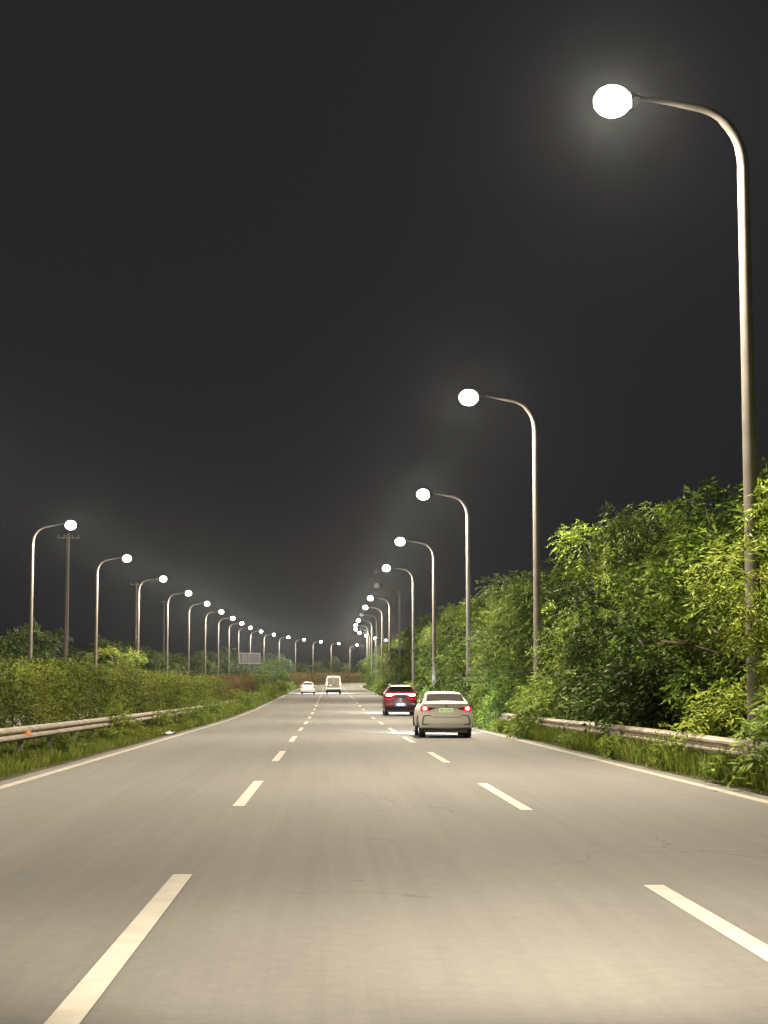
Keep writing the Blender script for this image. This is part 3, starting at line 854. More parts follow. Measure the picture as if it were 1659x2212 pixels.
class Hull:
    """a car body: levels of (z, half width, rear profile) swept along y; zcap(y) cuts the levels to the car's outline"""
    def __init__(self, levels, length, zcap, taper, wrap):
        self.z = [l[0] for l in levels]; self.w = [l[1] for l in levels]; self.p = [l[2] for l in levels]
        self.L = length; self.zc = zcap; self.tp = taper; self.wrap = wrap
    def cap(self, y): return interp(y, [a for a, _ in self.zc], [b for _, b in self.zc])
    def wid(self, y): return interp(y, [a for a, _ in self.tp], [b for _, b in self.tp])
    def rear(self, x, z):
        w = interp(z, self.z, self.w)
        return interp(z, self.z, self.p) + self.wrap * min(1.0, abs(x) / w) ** 4
    def rear_top(self): return self.cap(0.0)
    def mesh(self):
        m = MB(); us = [-1, -0.93, -0.8, -0.55, -0.25, 0, 0.25, 0.55, 0.8, 0.93, 1]
        nz = len(self.z); vs, fs = [], []
        ct = self.rear_top()
        for j in range(nz):
            z = min(self.z[j], ct)
            for u in us:
                vs.append((u * self.w[j], self.p[j] + self.wrap * abs(u) ** 4, z))
        nu = len(us)
        for j in range(nz - 1):
            for i in range(nu - 1):
                a = j * nu + i; fs.append((a, a + 1, a + nu + 1, a + nu))
        m.add(vs, fs)
        ys = sorted(set([y for y, _ in self.zc if y > 0] + [y for y, _ in self.tp if y > 0] + [0.35]))
        for sg in (-1, 1):
            vs, fs = [], []
            for j in range(nz): vs.append((sg * self.w[j], self.p[j] + self.wrap, min(self.z[j], ct)))
            for y in ys:
                c = self.cap(y); w = self.wid(y)
                for j in range(nz): vs.append((sg * self.w[j] * w, max(y, self.p[j] + self.wrap + 0.02) if y < 0.6 else y, min(self.z[j], c)))
            for i in range(len(ys)):
                for j in range(nz - 1):
                    a = i * nz + j
                    q = (a, a + nz, a + nz + 1, a + 1)
                    fs.append(q if sg < 0 else q[::-1])
            m.add(vs, fs)
        # roof, bonnet and floor close the two sides
        vs, fs = [], []
        rows = [0.0] + ys
        nrow = 7
        for y in rows:
            c = ct if y == 0 else self.cap(y); w = 1.0 if y == 0 else self.wid(y)
            yy = self.p[-1] + self.wrap if y == 0 else (max(y, self.p[-1] + self.wrap + 0.02) if y < 0.6 else y)
            ww = self.w[-1] * w
            for i in range(nrow):
                u = -1 + 2 * i / (nrow - 1)
                crown_ = 0.025 * (1 - u * u) if y > 0 else 0.0
                yb = yy if y > 0 else self.p[-1] + self.wrap * abs(u) ** 4
                vs.append((u * ww, yb, c + crown_))
        for i in range(len(rows) - 1):
            for j in range(nrow - 1):
                a = i * nrow + j; fs.append((a, a + 1, a + nrow + 1, a + nrow))
        m.add(vs, fs)
        z0 = self.z[0]; w0 = self.w[0]
        m.add([(-w0, self.p[0] + self.wrap, z0), (w0, self.p[0] + self.wrap, z0), (w0 * 0.9, self.L, z0), (-w0 * 0.9, self.L, z0)], [(0, 3, 2, 1)])
        yl = ys[-1]; wl = self.wid(yl); cl = self.cap(yl)
        vs = [(s_ * self.w[j] * wl, yl, min(self.z[j], cl)) for j in range(nz) for s_ in (-1, 1)]
        m.add(vs, [(2*j+1, 2*j, 2*j+2, 2*j+3) for j in range(nz - 1)])
        return m
    def plate(self, poly, off=0.008, back=0.03):
        """a panel proud of the rear face; poly is a list of (x, z)"""
        m = MB(); n = len(poly)
        cx = sum(p[0] for p in poly) / n; cz = sum(p[1] for p in poly) / n
        fr = [(x, self.rear(x, z) - off, z) for x, z in poly]; bk = [(x, self.rear(x, z) + back, z) for x, z in poly]
        vs = fr + bk + [(cx, self.rear(cx, cz) - off, cz)]
        fs = [((i + 1) % n, i, 2 * n) for i in range(n)] + [(i, (i + 1) % n, n + (i + 1) % n, n + i) for i in range(n)]
        return m.add(vs, fs)
    def bar(self, x0, x1, zlo, zhi, off=0.008, steps=16, back=0.03):
        """a long panel following the rear's curve; zlo / zhi are functions of x"""
        m = MB(); vs, fs = [], []
        for i in range(steps + 1):
            x = x0 + (x1 - x0) * i / steps
            a, b = zlo(x), zhi(x)
            vs += [(x, self.rear(x, a) - off, a), (x, self.rear(x, b) - off, b), (x, self.rear(x, b) + back, b), (x, self.rear(x, a) + back, a)]
        for i in range(steps):
            k = i * 4
            for j in range(4): fs.append((k + j, k + 4 + j, k + 4 + (j + 1) % 4, k + (j + 1) % 4))
        fs += [(0, 1, 2, 3), (steps * 4 + 3, steps * 4 + 2, steps * 4 + 1, steps * 4)]
        return m.add(vs, fs)
    def side_plate(self, sg, poly, off=0.006):
        """a panel proud of a flank; poly is a list of (y, z)"""
        def sx(y, z): return sg * (interp(z, self.z, self.w) * self.wid(y) + off)
        m = MB(); n = len(poly)
        vs = [(sx(y, z), y, z) for y, z in poly] + [(sx(y, z) - sg * (off + 0.03), y, z) for y, z in poly]
        f = tuple(range(n)) if sg > 0 else tuple(reversed(range(n)))
        return m.add(vs, [f] + [(i, (i + 1) % n, n + (i + 1) % n, n + i) for i in range(n)])

def wheel(parent, x, y, r, w):
    m = MB(); prof = [(-w/2, r*0.72), (-w/2, r*0.93), (-w*0.36, r), (w*0.36, r), (w/2, r*0.93), (w/2, r*0.72)]
    n = 24; vs, fs = [], []
    for j in range(n):
        t = 2 * math.pi * j / n
        for (u, rr) in prof: vs.append((x + u, y + rr * math.cos(t), r + rr * math.sin(t)))
    k = len(prof)
    for j in range(n):
        j2 = (j + 1) % n
        for i in range(k - 1): fs.append((j*k+i, j*k+i+1, j2*k+i+1, j2*k+i))
    tyre = m.add(vs, fs).build("wheel", M['tyre'], parent, 40)
    sg = 1 if x > 0 else -1
    h = MB(); xo = x + sg * (w/2 - 0.025)
    h.tube([(x - sg * w * 0.4, y, r), (xo - sg*0.02, y, r)], r * 0.73, 20)
    for q in range(5):
        a = q * 2 * math.pi / 5
        c, s_ = math.cos(a), math.sin(a)
        h.tube([(xo, y, r), (xo, y + r*0.7*c, r + r*0.7*s_)], [0.05, 0.035], 6)
    h.build("rim", M['alloy'], tyre, 40)

def text_mesh(body, size, mat, name, parent, loc, xscale=1.0):
    cu = bpy.data.curves.new(name, 'FONT'); cu.body = body; cu.size = size; cu.align_x = 'CENTER'; cu.align_y = 'CENTER'; cu.extrude = 0.002
    tmp = bpy.data.objects.new(name, cu); link(tmp)
    bpy.context.view_layer.update()
    dg = bpy.context.evaluated_depsgraph_get()
    me = bpy.data.meshes.new_from_object(tmp.evaluated_get(dg))
    bpy.data.objects.remove(tmp)
    me.materials.clear(); me.materials.append(mat)
    me.transform(Matrix.Diagonal((xscale, 1, 1, 1)))
    me.transform(Matrix.Rotation(math.pi / 2, 4, 'X'))
    o = bpy.data.objects.new(name, me); link(o); set_parent(o, parent); o.location = loc
    return o

def headlights(root, x, y, z, power, drop=4.2):
    for sg in (-1, 1):
        MB().ellipsoid((sg * x, y - 0.02, z), (0.16, 0.06, 0.08), 12, 8).build("headlight", M['head_on'], root, 60)
        l = bpy.data.lights.new("headlight_beam", 'SPOT'); l.energy = power; l.color = (0.80, 0.92, 1.0)
        l.spot_size = math.radians(62); l.spot_blend = 0.8; l.shadow_soft_size = 0.05
        o = bpy.data.objects.new("headlight_beam", l); link(o); o.parent = root
        o.location = (sg * x, y + 0.10, z); o.rotation_euler = (math.radians(90 - drop), 0, 0)

def mirror_pair(root, hull, y, z, mat, size=0.1):
    for sg in (-1, 1):
        w = interp(z, hull.z, hull.w) * hull.wid(y)
        m = MB().ellipsoid((sg * (w + 0.13), y, z), (size * 1.15, 0.06, size * 0.7), 10, 8)
        m.tube([(sg * (w - 0.04), y + 0.02, z - 0.05), (sg * (w + 0.1), y, z - 0.02)], 0.025, 6)
        m.build("wing_mirror", mat, root, 50)

def rot_place(root, s, lat, yaw=0.0):
    root.location = P(s, lat, 0.006); g = math.atan((rise(s + 3) - rise(s)) / 3.0)
    root.rotation_euler = (g, 0, -theta(s) + yaw)

# --- cream saloon, nearest
def make_saloon():
    root = empty("saloon_car")
    tag(root, "cream-white saloon car with green number plate, nearest vehicle ahead", "car")
    lv = [(0.30, 0.78, 0.09), (0.34, 0.85, 0.04), (0.44, 0.885, 0.0), (0.60, 0.895, 0.01), (0.76, 0.89, 0.06), (0.88, 0.875, 0.09), (1.00, 0.845, 0.08), (1.07, 0.80, 0.05), (1.115, 0.755, 0.02),
          (1.19, 0.715, 0.05), (1.28, 0.670, 0.05), (1.37, 0.625, 0.05), (1.44, 0.580, 0.05), (1.49, 0.535, 0.05)]
    H = Hull(lv, 4.7, [(0, 1.115), (0.10, 1.125), (0.50, 1.185), (0.75, 1.30), (1.12, 1.43), (1.5, 1.485), (2.1, 1.505), (2.6, 1.48), (3.5, 1.03), (4.4, 0.86), (4.7, 0.62)],
             [(0, 1.0), (0.8, 1.01), (1.6, 1.02), (3.4, 1.01), (4.3, 0.95), (4.7, 0.78)], 0.13)
    H.mesh().build("body", M['paint_cream'], root, 32)
    # rear window on its slope between (0.50, 1.185) and (1.12, 1.43)
    def wq(pts, off):
        d = Vector((0, 1.12 - 0.50, 1.43 - 1.185)).normalized(); n = Vector((0, -d.z, d.y))
        out = []
        for x, t in pts:
            y, z = 0.50 + t * 0.62, interp(0.50 + t * 0.62, [0.5, 0.75, 1.12], [1.185, 1.30, 1.43]) + 0.025 * (1 - (x / 0.60) ** 2)
            out.append(tuple(Vector((x, y, z)) + n * off))
        return out
    def grid(pts_fn, rows, cols):
        vs = [pts_fn(i / rows, -1 + 2 * j / cols) for i in range(rows + 1) for j in range(cols + 1)]
        fs = [(i*(cols+1)+j, i*(cols+1)+j+1, (i+1)*(cols+1)+j+1, (i+1)*(cols+1)+j) for i in range(rows) for j in range(cols)]
        return MB().add(vs, fs)
    def win(t, u):
        tt = 0.06 + 0.90 * t
        return wq([(u * (0.625 - 0.055 * t), tt)], 0.010)[0]
    gl = grid(win, 6, 8).build("rear_window", M['glass_grey'], root, 60)
    def trim(t, u): return wq([(u * (0.645 - 0.055 * t), 0.03 + 0.96 * t)], 0.005)[0]
    grid(trim, 6, 8).build("window_seal", M['black_plastic'], gl, 60)
    for sg in (-1, 1):
        H.side_plate(sg, [(1.15, 1.10), (3.15, 1.06), (2.45, 1.43), (1.75, 1.44), (1.35, 1.36)]).build("side_window", M['glass_dark'], root)
    # boot lid: shut lines, crease, emblem
    MB().tube([(x, H.rear(x, z) - 0.004, z) for x, z in [(-0.53, 0.80), (-0.51, 0.72), (-0.46, 0.685), (-0.25, 0.68), (0, 0.677), (0.25, 0.68), (0.46, 0.685), (0.51, 0.72), (0.53, 0.80)]], 0.007, 6).build("boot_shut_line", M['seam'], root)
    H.bar(-0.62, 0.62, lambda x: 0.998, lambda x: 1.008, 0.005, 14).build("boot_crease", M['seam'], root)
    H.bar(-0.74, 0.74, lambda x: 1.085, lambda x: 1.125, 0.025, 14, 0.10).build("boot_spoiler", M['paint_cream'], root, 30)
    e = MB(); e.tube([(0, H.rear(0, 1.045) - 0.012, 1.052), (0, H.rear(0, 1.045) + 0.02, 1.052)], 0.042, 20)
    em = e.build("emblem", M['black_plastic'], root, 40)
    MB().box((-0.009, H.rear(0, 1.05) - 0.017, 1.022), (0.009, H.rear(0, 1.05) - 0.011, 1.082)).build("emblem_bar", M['chrome'], em)
    for sg in (-1, 1):
        X = lambda pts: [(sg * x, z) for x, z in (pts if sg > 0 else pts[::-1])]
        out = H.plate(X([(0.34, 0.975), (0.42, 0.945), (0.56, 0.905), (0.60, 0.885), (0.83, 0.875), (0.855, 0.98), (0.80, 1.065), (0.72, 1.075), (0.60, 0.995)][::1]), 0.012).build("tail_lamp", M['tail_dim'], root)
        H.plate(X([(0.575, 0.925), (0.60, 0.882), (0.828, 0.872), (0.852, 0.98), (0.80, 1.06), (0.735, 1.07), (0.60, 1.00)]), 0.024).build("lit_surround", M['tail_red'], out)
        H.plate(X([(0.635, 0.925), (0.755, 0.915), (0.765, 0.99), (0.74, 1.02), (0.65, 1.005)]), 0.04).build("brake_light", M['tail_hot'], out)
        # black bracket in the bumper corner
        br = MB()
        for q in ([(0.55, 0.727), (0.72, 0.712), (0.735, 0.738), (0.55, 0.748)], [(0.715, 0.70), (0.752, 0.60), (0.788, 0.60), (0.745, 0.735)], [(0.752, 0.60), (0.764, 0.44), (0.803, 0.44), (0.788, 0.60)], [(0.56, 0.432), (0.803, 0.428), (0.80, 0.468), (0.62, 0.464)]):
            p_ = H.plate(X(q), 0.010); br.add(p_.v, p_.f)
        br.build("bumper_bracket", M['black_plastic'], root)
    H.bar(-0.60, 0.60, lambda x: 0.452, lambda x: 0.462, 0.006, 10).build("bumper_seam", M['seam'], root)
    dfz = MB()
    dfz.box((-0.70, 0.10, 0.17), (0.70, 0.5, 0.305)); dfz.add([(-0.80, 0.07, 0.33), (0.80, 0.07, 0.33), (0.64, 0.12, 0.175), (-0.64, 0.12, 0.175), (-0.80, 0.3, 0.33), (0.80, 0.3, 0.33), (0.64, 0.3, 0.175), (-0.64, 0.3, 0.175)],
        [(0, 3, 2, 1), (0, 1, 5, 4), (3, 7, 6, 2), (0, 4, 7, 3), (1, 2, 6, 5)])
    dfz.build("diffuser", M['black_plastic'], root)
    MB().box((-0.72, 0.45, 0.17), (0.72, 4.3, 0.31)).build("underbody", M['black_plastic'], root)
    pl = MB().box((-0.24, H.rear(0, 0.9) - 0.014, 0.838), (0.24, H.rear(0, 0.9) + 0.01, 0.978)).build("number_plate", M['plate_green'], root, bevel=0.004)
    text_mesh("皖A LU7L25", 0.10, M['ink_green'], "plate_lettering", pl, (0, H.rear(0, 0.9) - 0.016, 0.908), 0.80)
    for x in (-0.76, 0.76):
        for y in (0.85, 3.6): wheel(root, x, y, 0.335, 0.23)
    for sg in (-1, 1):
        for y in (0.85, 3.6):
            a = MB(); pts = [(sg * (H.wid(y) * 0.893 + 0.004), y + 0.385 * math.cos(t), 0.335 + 0.385 * math.sin(t)) for t in [math.pi * i / 12 for i in range(13)]]
            a.tube(pts, 0.02, 6).build("wheel_arch", M['black_plastic'], root, 60)
    mirror_pair(root, H, 3.0, 1.05, M['black_plastic'])
    headlights(root, 0.66, 4.72, 0.66, HEAD_POWER, 6.0)
    return root
saloon = make_saloon()
rot_place(saloon, 56.8, 3.83, 0.0)

# --- dark maroon off-roader with a light bar across its tail
def make_suv():
    root = empty("sport_utility_car")
    tag(root, "dark maroon car with a glowing red light bar across its tail", "car")
    lv = [(0.36, 0.84, 0.10), (0.42, 0.93, 0.05), (0.55, 0.975, 0.0), (0.72, 0.985, 0.03), (0.92, 0.985, 0.08), (1.08, 0.975, 0.07), (1.22, 0.96, 0.05), (1.34, 0.93, 0.06), (1.42, 0.87, 0.13),
          (1.52, 0.79, 0.25), (1.64, 0.70, 0.37), (1.71, 0.645, 0.42), (1.75, 0.56, 0.44)]
    H = Hull(lv, 4.95, [(0, 1.75), (0.6, 1.77), (1.4, 1.79), (2.4, 1.77), (2.9, 1.70), (3.7, 1.14), (4.7, 1.02), (4.95, 0.75)], [(0, 1.0), (1.0, 1.01), (3.6, 1.01), (4.6, 0.94), (4.95, 0.80)], 0.14)
    H.mesh().build("body", M['paint_maroon'], root, 32)
    H.bar(-0.66, 0.66, lambda x: 1.41, lambda x: 1.68 - 0.04 * (x / 0.66) ** 4, 0.012, 12).build("rear_window", M['glass_dark'], root, 40)
    MB().add([(-0.60, 0.22, 1.725), (0.60, 0.22, 1.725), (0.58, 0.62, 1.775), (-0.58, 0.62, 1.775), (-0.60, 0.23, 1.69), (0.60, 0.23, 1.69), (0.58, 0.6, 1.72), (-0.58, 0.6, 1.72)],
             [(0, 1, 2, 3), (0, 4, 5, 1), (4, 7, 6, 5), (0, 3, 7, 4), (1, 5, 6, 2)]).build("roof_spoiler", M['paint_maroon'], root)
    for sg in (-1, 1):
        H.side_plate(sg, [(0.75, 1.24), (3.4, 1.24), (2.9, 1.60), (1.0, 1.63)]).build("side_window", M['glass_dark'], root)
        MB().tube([(sg * 0.60, 0.7, 1.79), (sg * 0.62, 0.85, 1.84), (sg * 0.62, 2.4, 1.84), (sg * 0.60, 2.6, 1.78)], 0.02, 8).build("roof_rail", M['chrome'], root, 50)
    # racetrack light: white-hot core inside a red surround
    def zl(x): a = abs(x); return 1.258 - 0.11 * min(1, max(0, (a - 0.30) / 0.26)) ** 1.4 + 0.05 * max(0, (a - 0.84) / 0.1)
    def zlr(x): a = abs(x); return 1.190 - 0.25 * min(1, max(0, (a - 0.28) / 0.26)) ** 1.3 + 0.05 * max(0, (a - 0.86) / 0.1)
    sur = H.bar(-0.945, 0.945, zlr, lambda x: 1.40 - 0.02 * max(0, (abs(x) - 0.8) / 0.14), 0.010, 32).build("tail_light_bar", M['tail_wide'], root, 30)
    H.bar(-0.87, 0.87, zl, lambda x: 1.305 - 0.03 * max(0, (abs(x) - 0.8) / 0.1), 0.020, 32).build("light_core", M['tail_hot'], sur, 30)
    for sg in (-1, 1):
        H.bar(sg * 0.52, sg * 0.72, lambda x: 0.665, lambda x: 0.705, 0.010, 3).build("reflector", M['reflector_red'], root)
    MB().box((-0.06, H.rear(0, 0.95) - 0.012, 0.965), (0.06, H.rear(0, 0.95) + 0.01, 0.99)).build("emblem", M['chrome'], root)
    MB().box((-0.05, H.rear(0, 0.86) - 0.010, 0.85), (0.05, H.rear(0, 0.86) + 0.01, 0.865)).build("tailgate_handle", M['chrome'], root)
    y0 = H.rear(0, 0.62) - 0.03
    pl = MB().box((-0.32, y0, 0.55), (0.32, y0 + 0.05, 0.735)).build("number_plate", M['plate_blue'], root)
    text_mesh("皖", 0.12, M['ink_white'], "plate_lettering", pl, (-0.265, y0 - 0.003, 0.64), 0.8)
    text_mesh("V", 0.16, M['ink_white'], "plate_lettering", pl, (0.26, y0 - 0.003, 0.64), 0.8)
    for sg in (-1, 1):
        MB().ellipsoid((sg * 0.105, y0 - 0.004, 0.67), (0.10, 0.008, 0.075), 14, 8).build("plate_lamp_glow", M['plate_lit'], pl, 60)
    H.bar(-0.88, 0.88, lambda x: 0.36, lambda x: 0.53, 0.012, 12).build("lower_bumper", M['black_plastic'], root, 30)
    MB().box((-0.80, 0.3, 0.21), (0.80, 4.5, 0.38)).build("underbody", M['black_plastic'], root)
    for x in (-0.83, 0.83):
        for y in (0.95, 3.95): wheel(root, x, y, 0.39, 0.27)
    mirror_pair(root, H, 3.1, 1.25, M['paint_maroon'], 0.13)
    headlights(root, 0.72, 4.97, 0.80, HEAD_POWER * 1.6, 6.5)
    return root
suv = make_suv()
rot_place(suv, 107.5, 4.40, 0.0)
suv.scale = (1.04, 1.0, 1.05)

# --- white panel van
def make_van():
    root = empty("delivery_van")
    tag(root, "white high-roofed van with grey rear doors in the middle lane", "van")
    lv = [(0.40, 0.88, 0.03), (0.48, 0.96, 0.0), (0.65, 1.0, 0.0), (0.80, 1.01, 0.03), (1.20, 1.01, 0.04), (1.55, 0.985, 0.06), (1.90, 0.945, 0.10), (2.20, 0.90, 0.15), (2.30, 0.87, 0.17), (2.38, 0.78, 0.22)]
    H = Hull(lv, 5.3, [(0, 2.38), (3.3, 2.40), (3.9, 2.1), (4.5, 1.28), (5.1, 1.05), (5.3, 0.8)], [(0, 1.0), (3.6, 1.0), (4.6, 0.96), (5.3, 0.84)], 0.06)
    H.mesh().build("body", M['paint_white'], root, 30)
    for sg in (-1, 1):
        a, b = (0.008, 0.80) if sg > 0 else (-0.80, -0.008)
        d = H.bar(a, b, lambda x: 0.86, lambda x: 1.28, 0.012, 6).build("rear_door", M['van_panel'], root, 30)
        H.bar(a, b, lambda x: 1.30, lambda x: 2.17 - 0.07 * max(0, (abs(x) - 0.5) / 0.28), 0.045, 6).build("rear_window", M['van_panel'], d, 30)
        t = H.bar(sg * 0.82, sg * 0.985, lambda x: 1.02, lambda x: 1.62, 0.016, 4).build("tail_lamp", M['tail_red'], root, 30)
        H.bar(sg * 0.83, sg * 0.95, lambda x: 1.20, lambda x: 1.60, 0.024, 4).build("brake_light", M['tail_hot'], t, 30)
        H.bar(sg * 0.70, sg * 0.94, lambda x: 0.70, lambda x: 0.78, 0.012, 3).build("reflector", M['chrome'], root)
    H.bar(0.02, 0.10, lambda x: 0.80, lambda x: 2.0, 0.06, 2).build("door_lock_bar", M['sign_frame'], root)
    H.bar(-0.20, 0.16, lambda x: 2.235, lambda x: 2.30, 0.016, 4).build("high_brake_light", M['reflector_red'], root)
    H.bar(-0.70, 0.22, lambda x: 1.06, lambda x: 1.27, 0.022, 4).build("plate_recess", M['black_plastic'], root)
    H.bar(-0.62, -0.14, lambda x: 1.10, lambda x: 1.23, 0.030, 4).build("number_plate", M['plate_green'], root)
    H.bar(-0.94, 0.94, lambda x: 0.40, lambda x: 0.66, 0.030, 8).build("bumper", M['black_plastic'], root, 30)
    MB().box((-0.8, 0.3, 0.25), (0.8, 4.8, 0.42)).build("underbody", M['black_plastic'], root)
    for x in (-0.86, 0.86):
        for y in (1.0, 4.3): wheel(root, x, y, 0.36, 0.24)
    mirror_pair(root, H, 4.2, 1.62, M['black_plastic'], 0.14)
    headlights(root, 0.75, 5.32, 0.80, HEAD_POWER * 5.0, 8.0)
    return root
van = make_van()
rot_place(van, 226, 0.42)

# --- white hatchback
def make_hatch(label):
    root = empty("hatchback_car")
    tag(root, label, "car")
    lv = [(0.30, 0.80, 0.08), (0.36, 0.87, 0.03), (0.48, 0.905, 0.0), (0.66, 0.915, 0.02), (0.85, 0.91, 0.08), (1.00, 0.89, 0.10), (1.12, 0.85, 0.14), (1.22, 0.78, 0.24), (1.36, 0.69, 0.40), (1.48, 0.62, 0.55), (1.55, 0.55, 0.60), (1.59, 0.46, 0.62)]
    H = Hull(lv, 4.5, [(0, 1.59), (0.9, 1.61), (1.7, 1.62), (2.4, 1.57), (3.3, 1.08), (4.2, 0.92), (4.5, 0.65)], [(0, 1.0), (0.8, 1.01), (3.4, 1.01), (4.2, 0.94), (4.5, 0.8)], 0.13)
    H.mesh().build("body", M['paint_white'], root, 32)
    H.bar(-0.62, 0.62, lambda x: 1.27, lambda x: 1.475 - 0.05 * (x / 0.62) ** 4, 0.012, 10).build("rear_window", M['glass_dark'], root, 30)
    for sg in (-1, 1):
        H.side_plate(sg, [(0.95, 1.13), (3.1, 1.10), (2.5, 1.46), (1.2, 1.48)]).build("side_window", M['glass_dark'], root)
        H.bar(sg * 0.64, sg * 0.905, lambda x: 0.82, lambda x: 1.18, 0.034, 5).build("tail_lamp", M['tail_red'], root, 30)
    H.bar(-0.66, 0.66, lambda x: 0.95 - 0.02 * (abs(x) > 0.5), lambda x: 1.10, 0.022, 16).build("brake_glare_band", M['tail_hot'], root, 30)  # glowing band stands in for brake-lamp glare across the tail
    MB().box((-0.05, H.rear(0, 1.05) - 0.012, 1.03), (0.05, H.rear(0, 1.05) + 0.01, 1.08)).build("emblem", M['black_plastic'], root)
    H.bar(-0.86, 0.86, lambda x: 0.31, lambda x: 0.50, 0.012, 10).build("lower_bumper", M['black_plastic'], root, 30)
    H.bar(-0.22, 0.22, lambda x: 0.72, lambda x: 0.84, 0.012, 4).build("number_plate", M['ink_white'], root)
    MB().box((-0.72, 0.3, 0.18), (0.72, 4.1, 0.32)).build("underbody", M['black_plastic'], root)
    for x in (-0.78, 0.78):
        for y in (0.8, 3.45): wheel(root, x, y, 0.335, 0.22)
    mirror_pair(root, H, 2.9, 1.10, M['paint_white'])
    headlights(root, 0.66, 4.52, 0.68, HEAD_POWER * 3.0, 8.0)
    return root
hatch = make_hatch("white hatchback with red tail lamps in the lane next to the median")
rot_place(hatch, 225, -2.92)
onc = make_hatch("pale oncoming car on the far carriageway, half hidden past the hedge end")
rot_place(onc, 404, -12.6, math.pi)

# --- the front of the car the picture is taken from (below the frame), its dipped beams lighting the road ahead
own = empty("own_car_front", P(0.4, 0.75, 0.006))
tag(own, "dark bonnet and headlamps of the car the picture is taken from, below the view", "car front")
MB().add([(-0.82, 0.5, 0.94), (0.82, 0.5, 0.94), (0.80, 1.2, 0.90), (-0.80, 1.2, 0.90), (-0.72, 1.75, 0.78), (0.72, 1.75, 0.78), (0.0, 0.5, 0.97), (0.0, 1.2, 0.93), (0.0, 1.8, 0.80)],
         [(0, 6, 7, 3), (6, 1, 2, 7), (3, 7, 8, 4), (7, 2, 5, 8)]).build("bonnet", M['paint_maroon'], own, 60)
MB().box((-0.86, 0.5, 0.22), (0.86, 2.20, 0.54)).build("bumper", M['paint_maroon'], own, bevel=0.06)
for sg, aim in ((-1, 0.5), (1, 8.0)):
    MB().ellipsoid((sg * 0.66, 1.70, 0.68), (0.17, 0.08, 0.09), 14, 8).build("headlight", M['head_on'], own, 60)
    l = bpy.data.lights.new("dipped_beam", 'SPOT'); l.energy = OWN_BEAM; l.color = (1.0, 0.86, 0.66)
    l.spot_size = math.radians(9.5); l.spot_blend = 1.0; l.shadow_soft_size = 0.004
    o = bpy.data.objects.new("dipped_beam", l); link(o); o.parent = own
    o.location = (sg * 0.66, 1.86, 0.66); o.rotation_euler = (math.radians(90 - 3.2), 0, -math.radians(aim))
    o.scale = (6.0, 1.0, 1.0)                                         # the beam fans out sideways
    # unseen shade added to cut the beam like a projector lamp's: lower on the near side, stepped up towards the kerb
    x0, y1 = sg * 0.66, 2.16
    zl_, zr_ = 0.66 - 0.3 * math.tan(math.radians(3.75)), 0.66 - 0.3 * math.tan(math.radians(3.05))
    sh = MB(); pts = [(-0.26, zl_ - 0.005), (-0.10, zl_), (-0.045, zl_), (0.005, zr_), (0.26, zr_)]
    vs = [(x0 + u, y1, z) for u, z in pts] + [(x0 + u, y1, 0.76) for u, _ in pts] + [(x0 + u, y1 + 0.01, z) for u, z in pts] + [(x0 + u, y1 + 0.01, 0.76) for u, _ in pts]
    sh.add(vs, [(k, k + 1, k + 6, k + 5) for k in range(4)] + [(k + 11, k + 10, k + 15, k + 16) for k in range(4)] + [(k, k + 10, k + 11, k + 1) for k in range(4)])
    sh.box((x0 - 0.27, 1.6, 0.76), (x0 + 0.27, y1 + 0.01, 0.775)); sh.box((x0 - 0.285, 1.6, 0.5), (x0 - 0.27, y1 + 0.01, 0.775)); sh.box((x0 + 0.27, 1.6, 0.5), (x0 + 0.285, y1 + 0.01, 0.775))
    sh.build("beam_shade", M['black_plastic'], own)

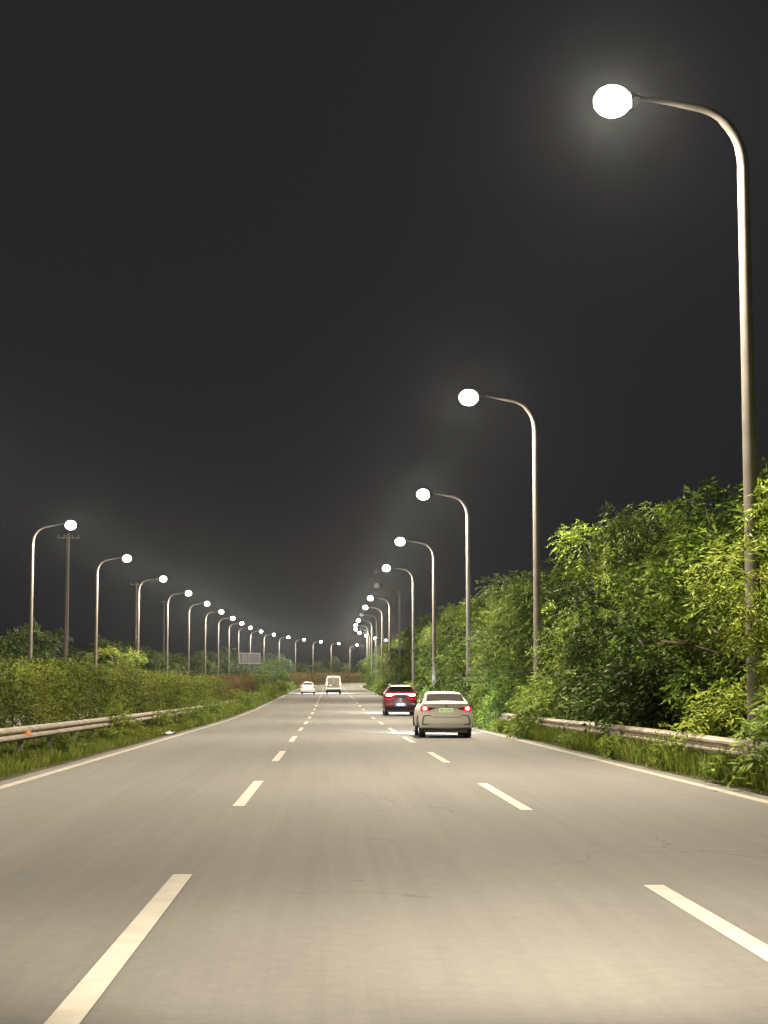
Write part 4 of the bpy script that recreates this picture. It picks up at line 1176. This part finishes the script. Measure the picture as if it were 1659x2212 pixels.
# ------------------------------------------------------------------ utility poles, sign, litter
def utility_pole(s, lat, h, label):
    o = empty("utility_pole", P(s, lat, 0.0), 0.25)
    tag(o, label, "utility pole", "concrete utility poles beyond the far carriageway")
    MB().tube([(0, 0, -0.3), (0, 0, h * 0.5), (0, 0, h)], [0.19, 0.16, 0.12], 12).build("pole", M['concrete'], o, 40)
    for dz in (0.35,):
        a = MB().box((-0.85, -0.15, h - dz - 0.05), (0.85, -0.07, h - dz + 0.02)).build("crossarm", M['concrete'], o)
        for x in (-0.75, -0.3, 0.3, 0.75):
            MB().tube([(x, -0.11, h - dz + 0.05), (x, -0.11, h - dz + 0.12), (x, -0.11, h - dz + 0.22)], [0.03, 0.06, 0.035], 8).build("insulator", M['concrete'], a)
utility_pole(130, -19.9, 13.3, "concrete utility pole right behind the nearest lamp post beyond the hedge")
utility_pole(232, -26.2, 15.0, "utility pole lined up behind the third lamp post beyond the hedge")
utility_pole(300, -29.0, 15.5, "faint utility pole just before the fourth lamp post beyond the hedge")

sg_o = empty("roadside_sign", P(345, -16.25, 0.0), 0.32)
tag(sg_o, "grey signboard on posts seen among the lamp posts beyond the hedge", "sign")
z0, z1, hw = 4.8, 6.7, 2.1
MB().box((-hw, 0.0, z0), (hw, 0.05, z1)).build("panel", M['sign_back'], sg_o)
fr = MB(); fr.box((-hw - 0.08, -0.10, z1), (hw + 0.08, 0.08, z1 + 0.14)); fr.box((-hw - 0.08, -0.16, z0 - 0.16), (hw + 0.08, 0.08, z0))
fr.box((-hw - 0.08, -0.10, z0), (-hw, 0.08, z1)); fr.box((hw, -0.10, z0), (hw + 0.08, 0.08, z1))
fr.build("frame", M['sign_frame'], sg_o)
for x in (-1.35, -0.85, -0.15):
    MB().box((x - 0.05, -0.07, z0 + 0.003), (x + 0.05, -0.002, z1 - 0.003)).build("rib", M['sign_frame'], sg_o)
for x in (-1.2, 1.2):
    MB().tube([(x, 0.16, -0.2), (x, 0.16, z1)], 0.09, 10).build("post", M['galvanised'], sg_o, 40)

rngl = random.Random(9)
m = MB(); nx, ny = 8, 5; vs = []
for i in range(nx + 1):
    for j in range(ny + 1):
        vs.append((-0.4 + 0.8 * i / nx + rngl.uniform(-.03, .03), -0.5 + 1.0 * j / ny, 0.02 + 0.11 * rngl.random() * math.sin(math.pi * i / nx)))
top = [(i*(ny+1)+j, (i+1)*(ny+1)+j, (i+1)*(ny+1)+j+1, i*(ny+1)+j+1) for i in range(nx) for j in range(ny)]
m.add(vs, top)
lit = m.build("litter_sheet", M['litter'], None)
so = lit.modifiers.new("thickness", 'SOLIDIFY'); so.thickness = 0.006
lit.location = P(62, -5.95, 0.02); lit.rotation_euler = (0, 0, 0.5)
tag(lit, "crumpled pale sheet of litter lying at the edge of the grass strip", "litter")
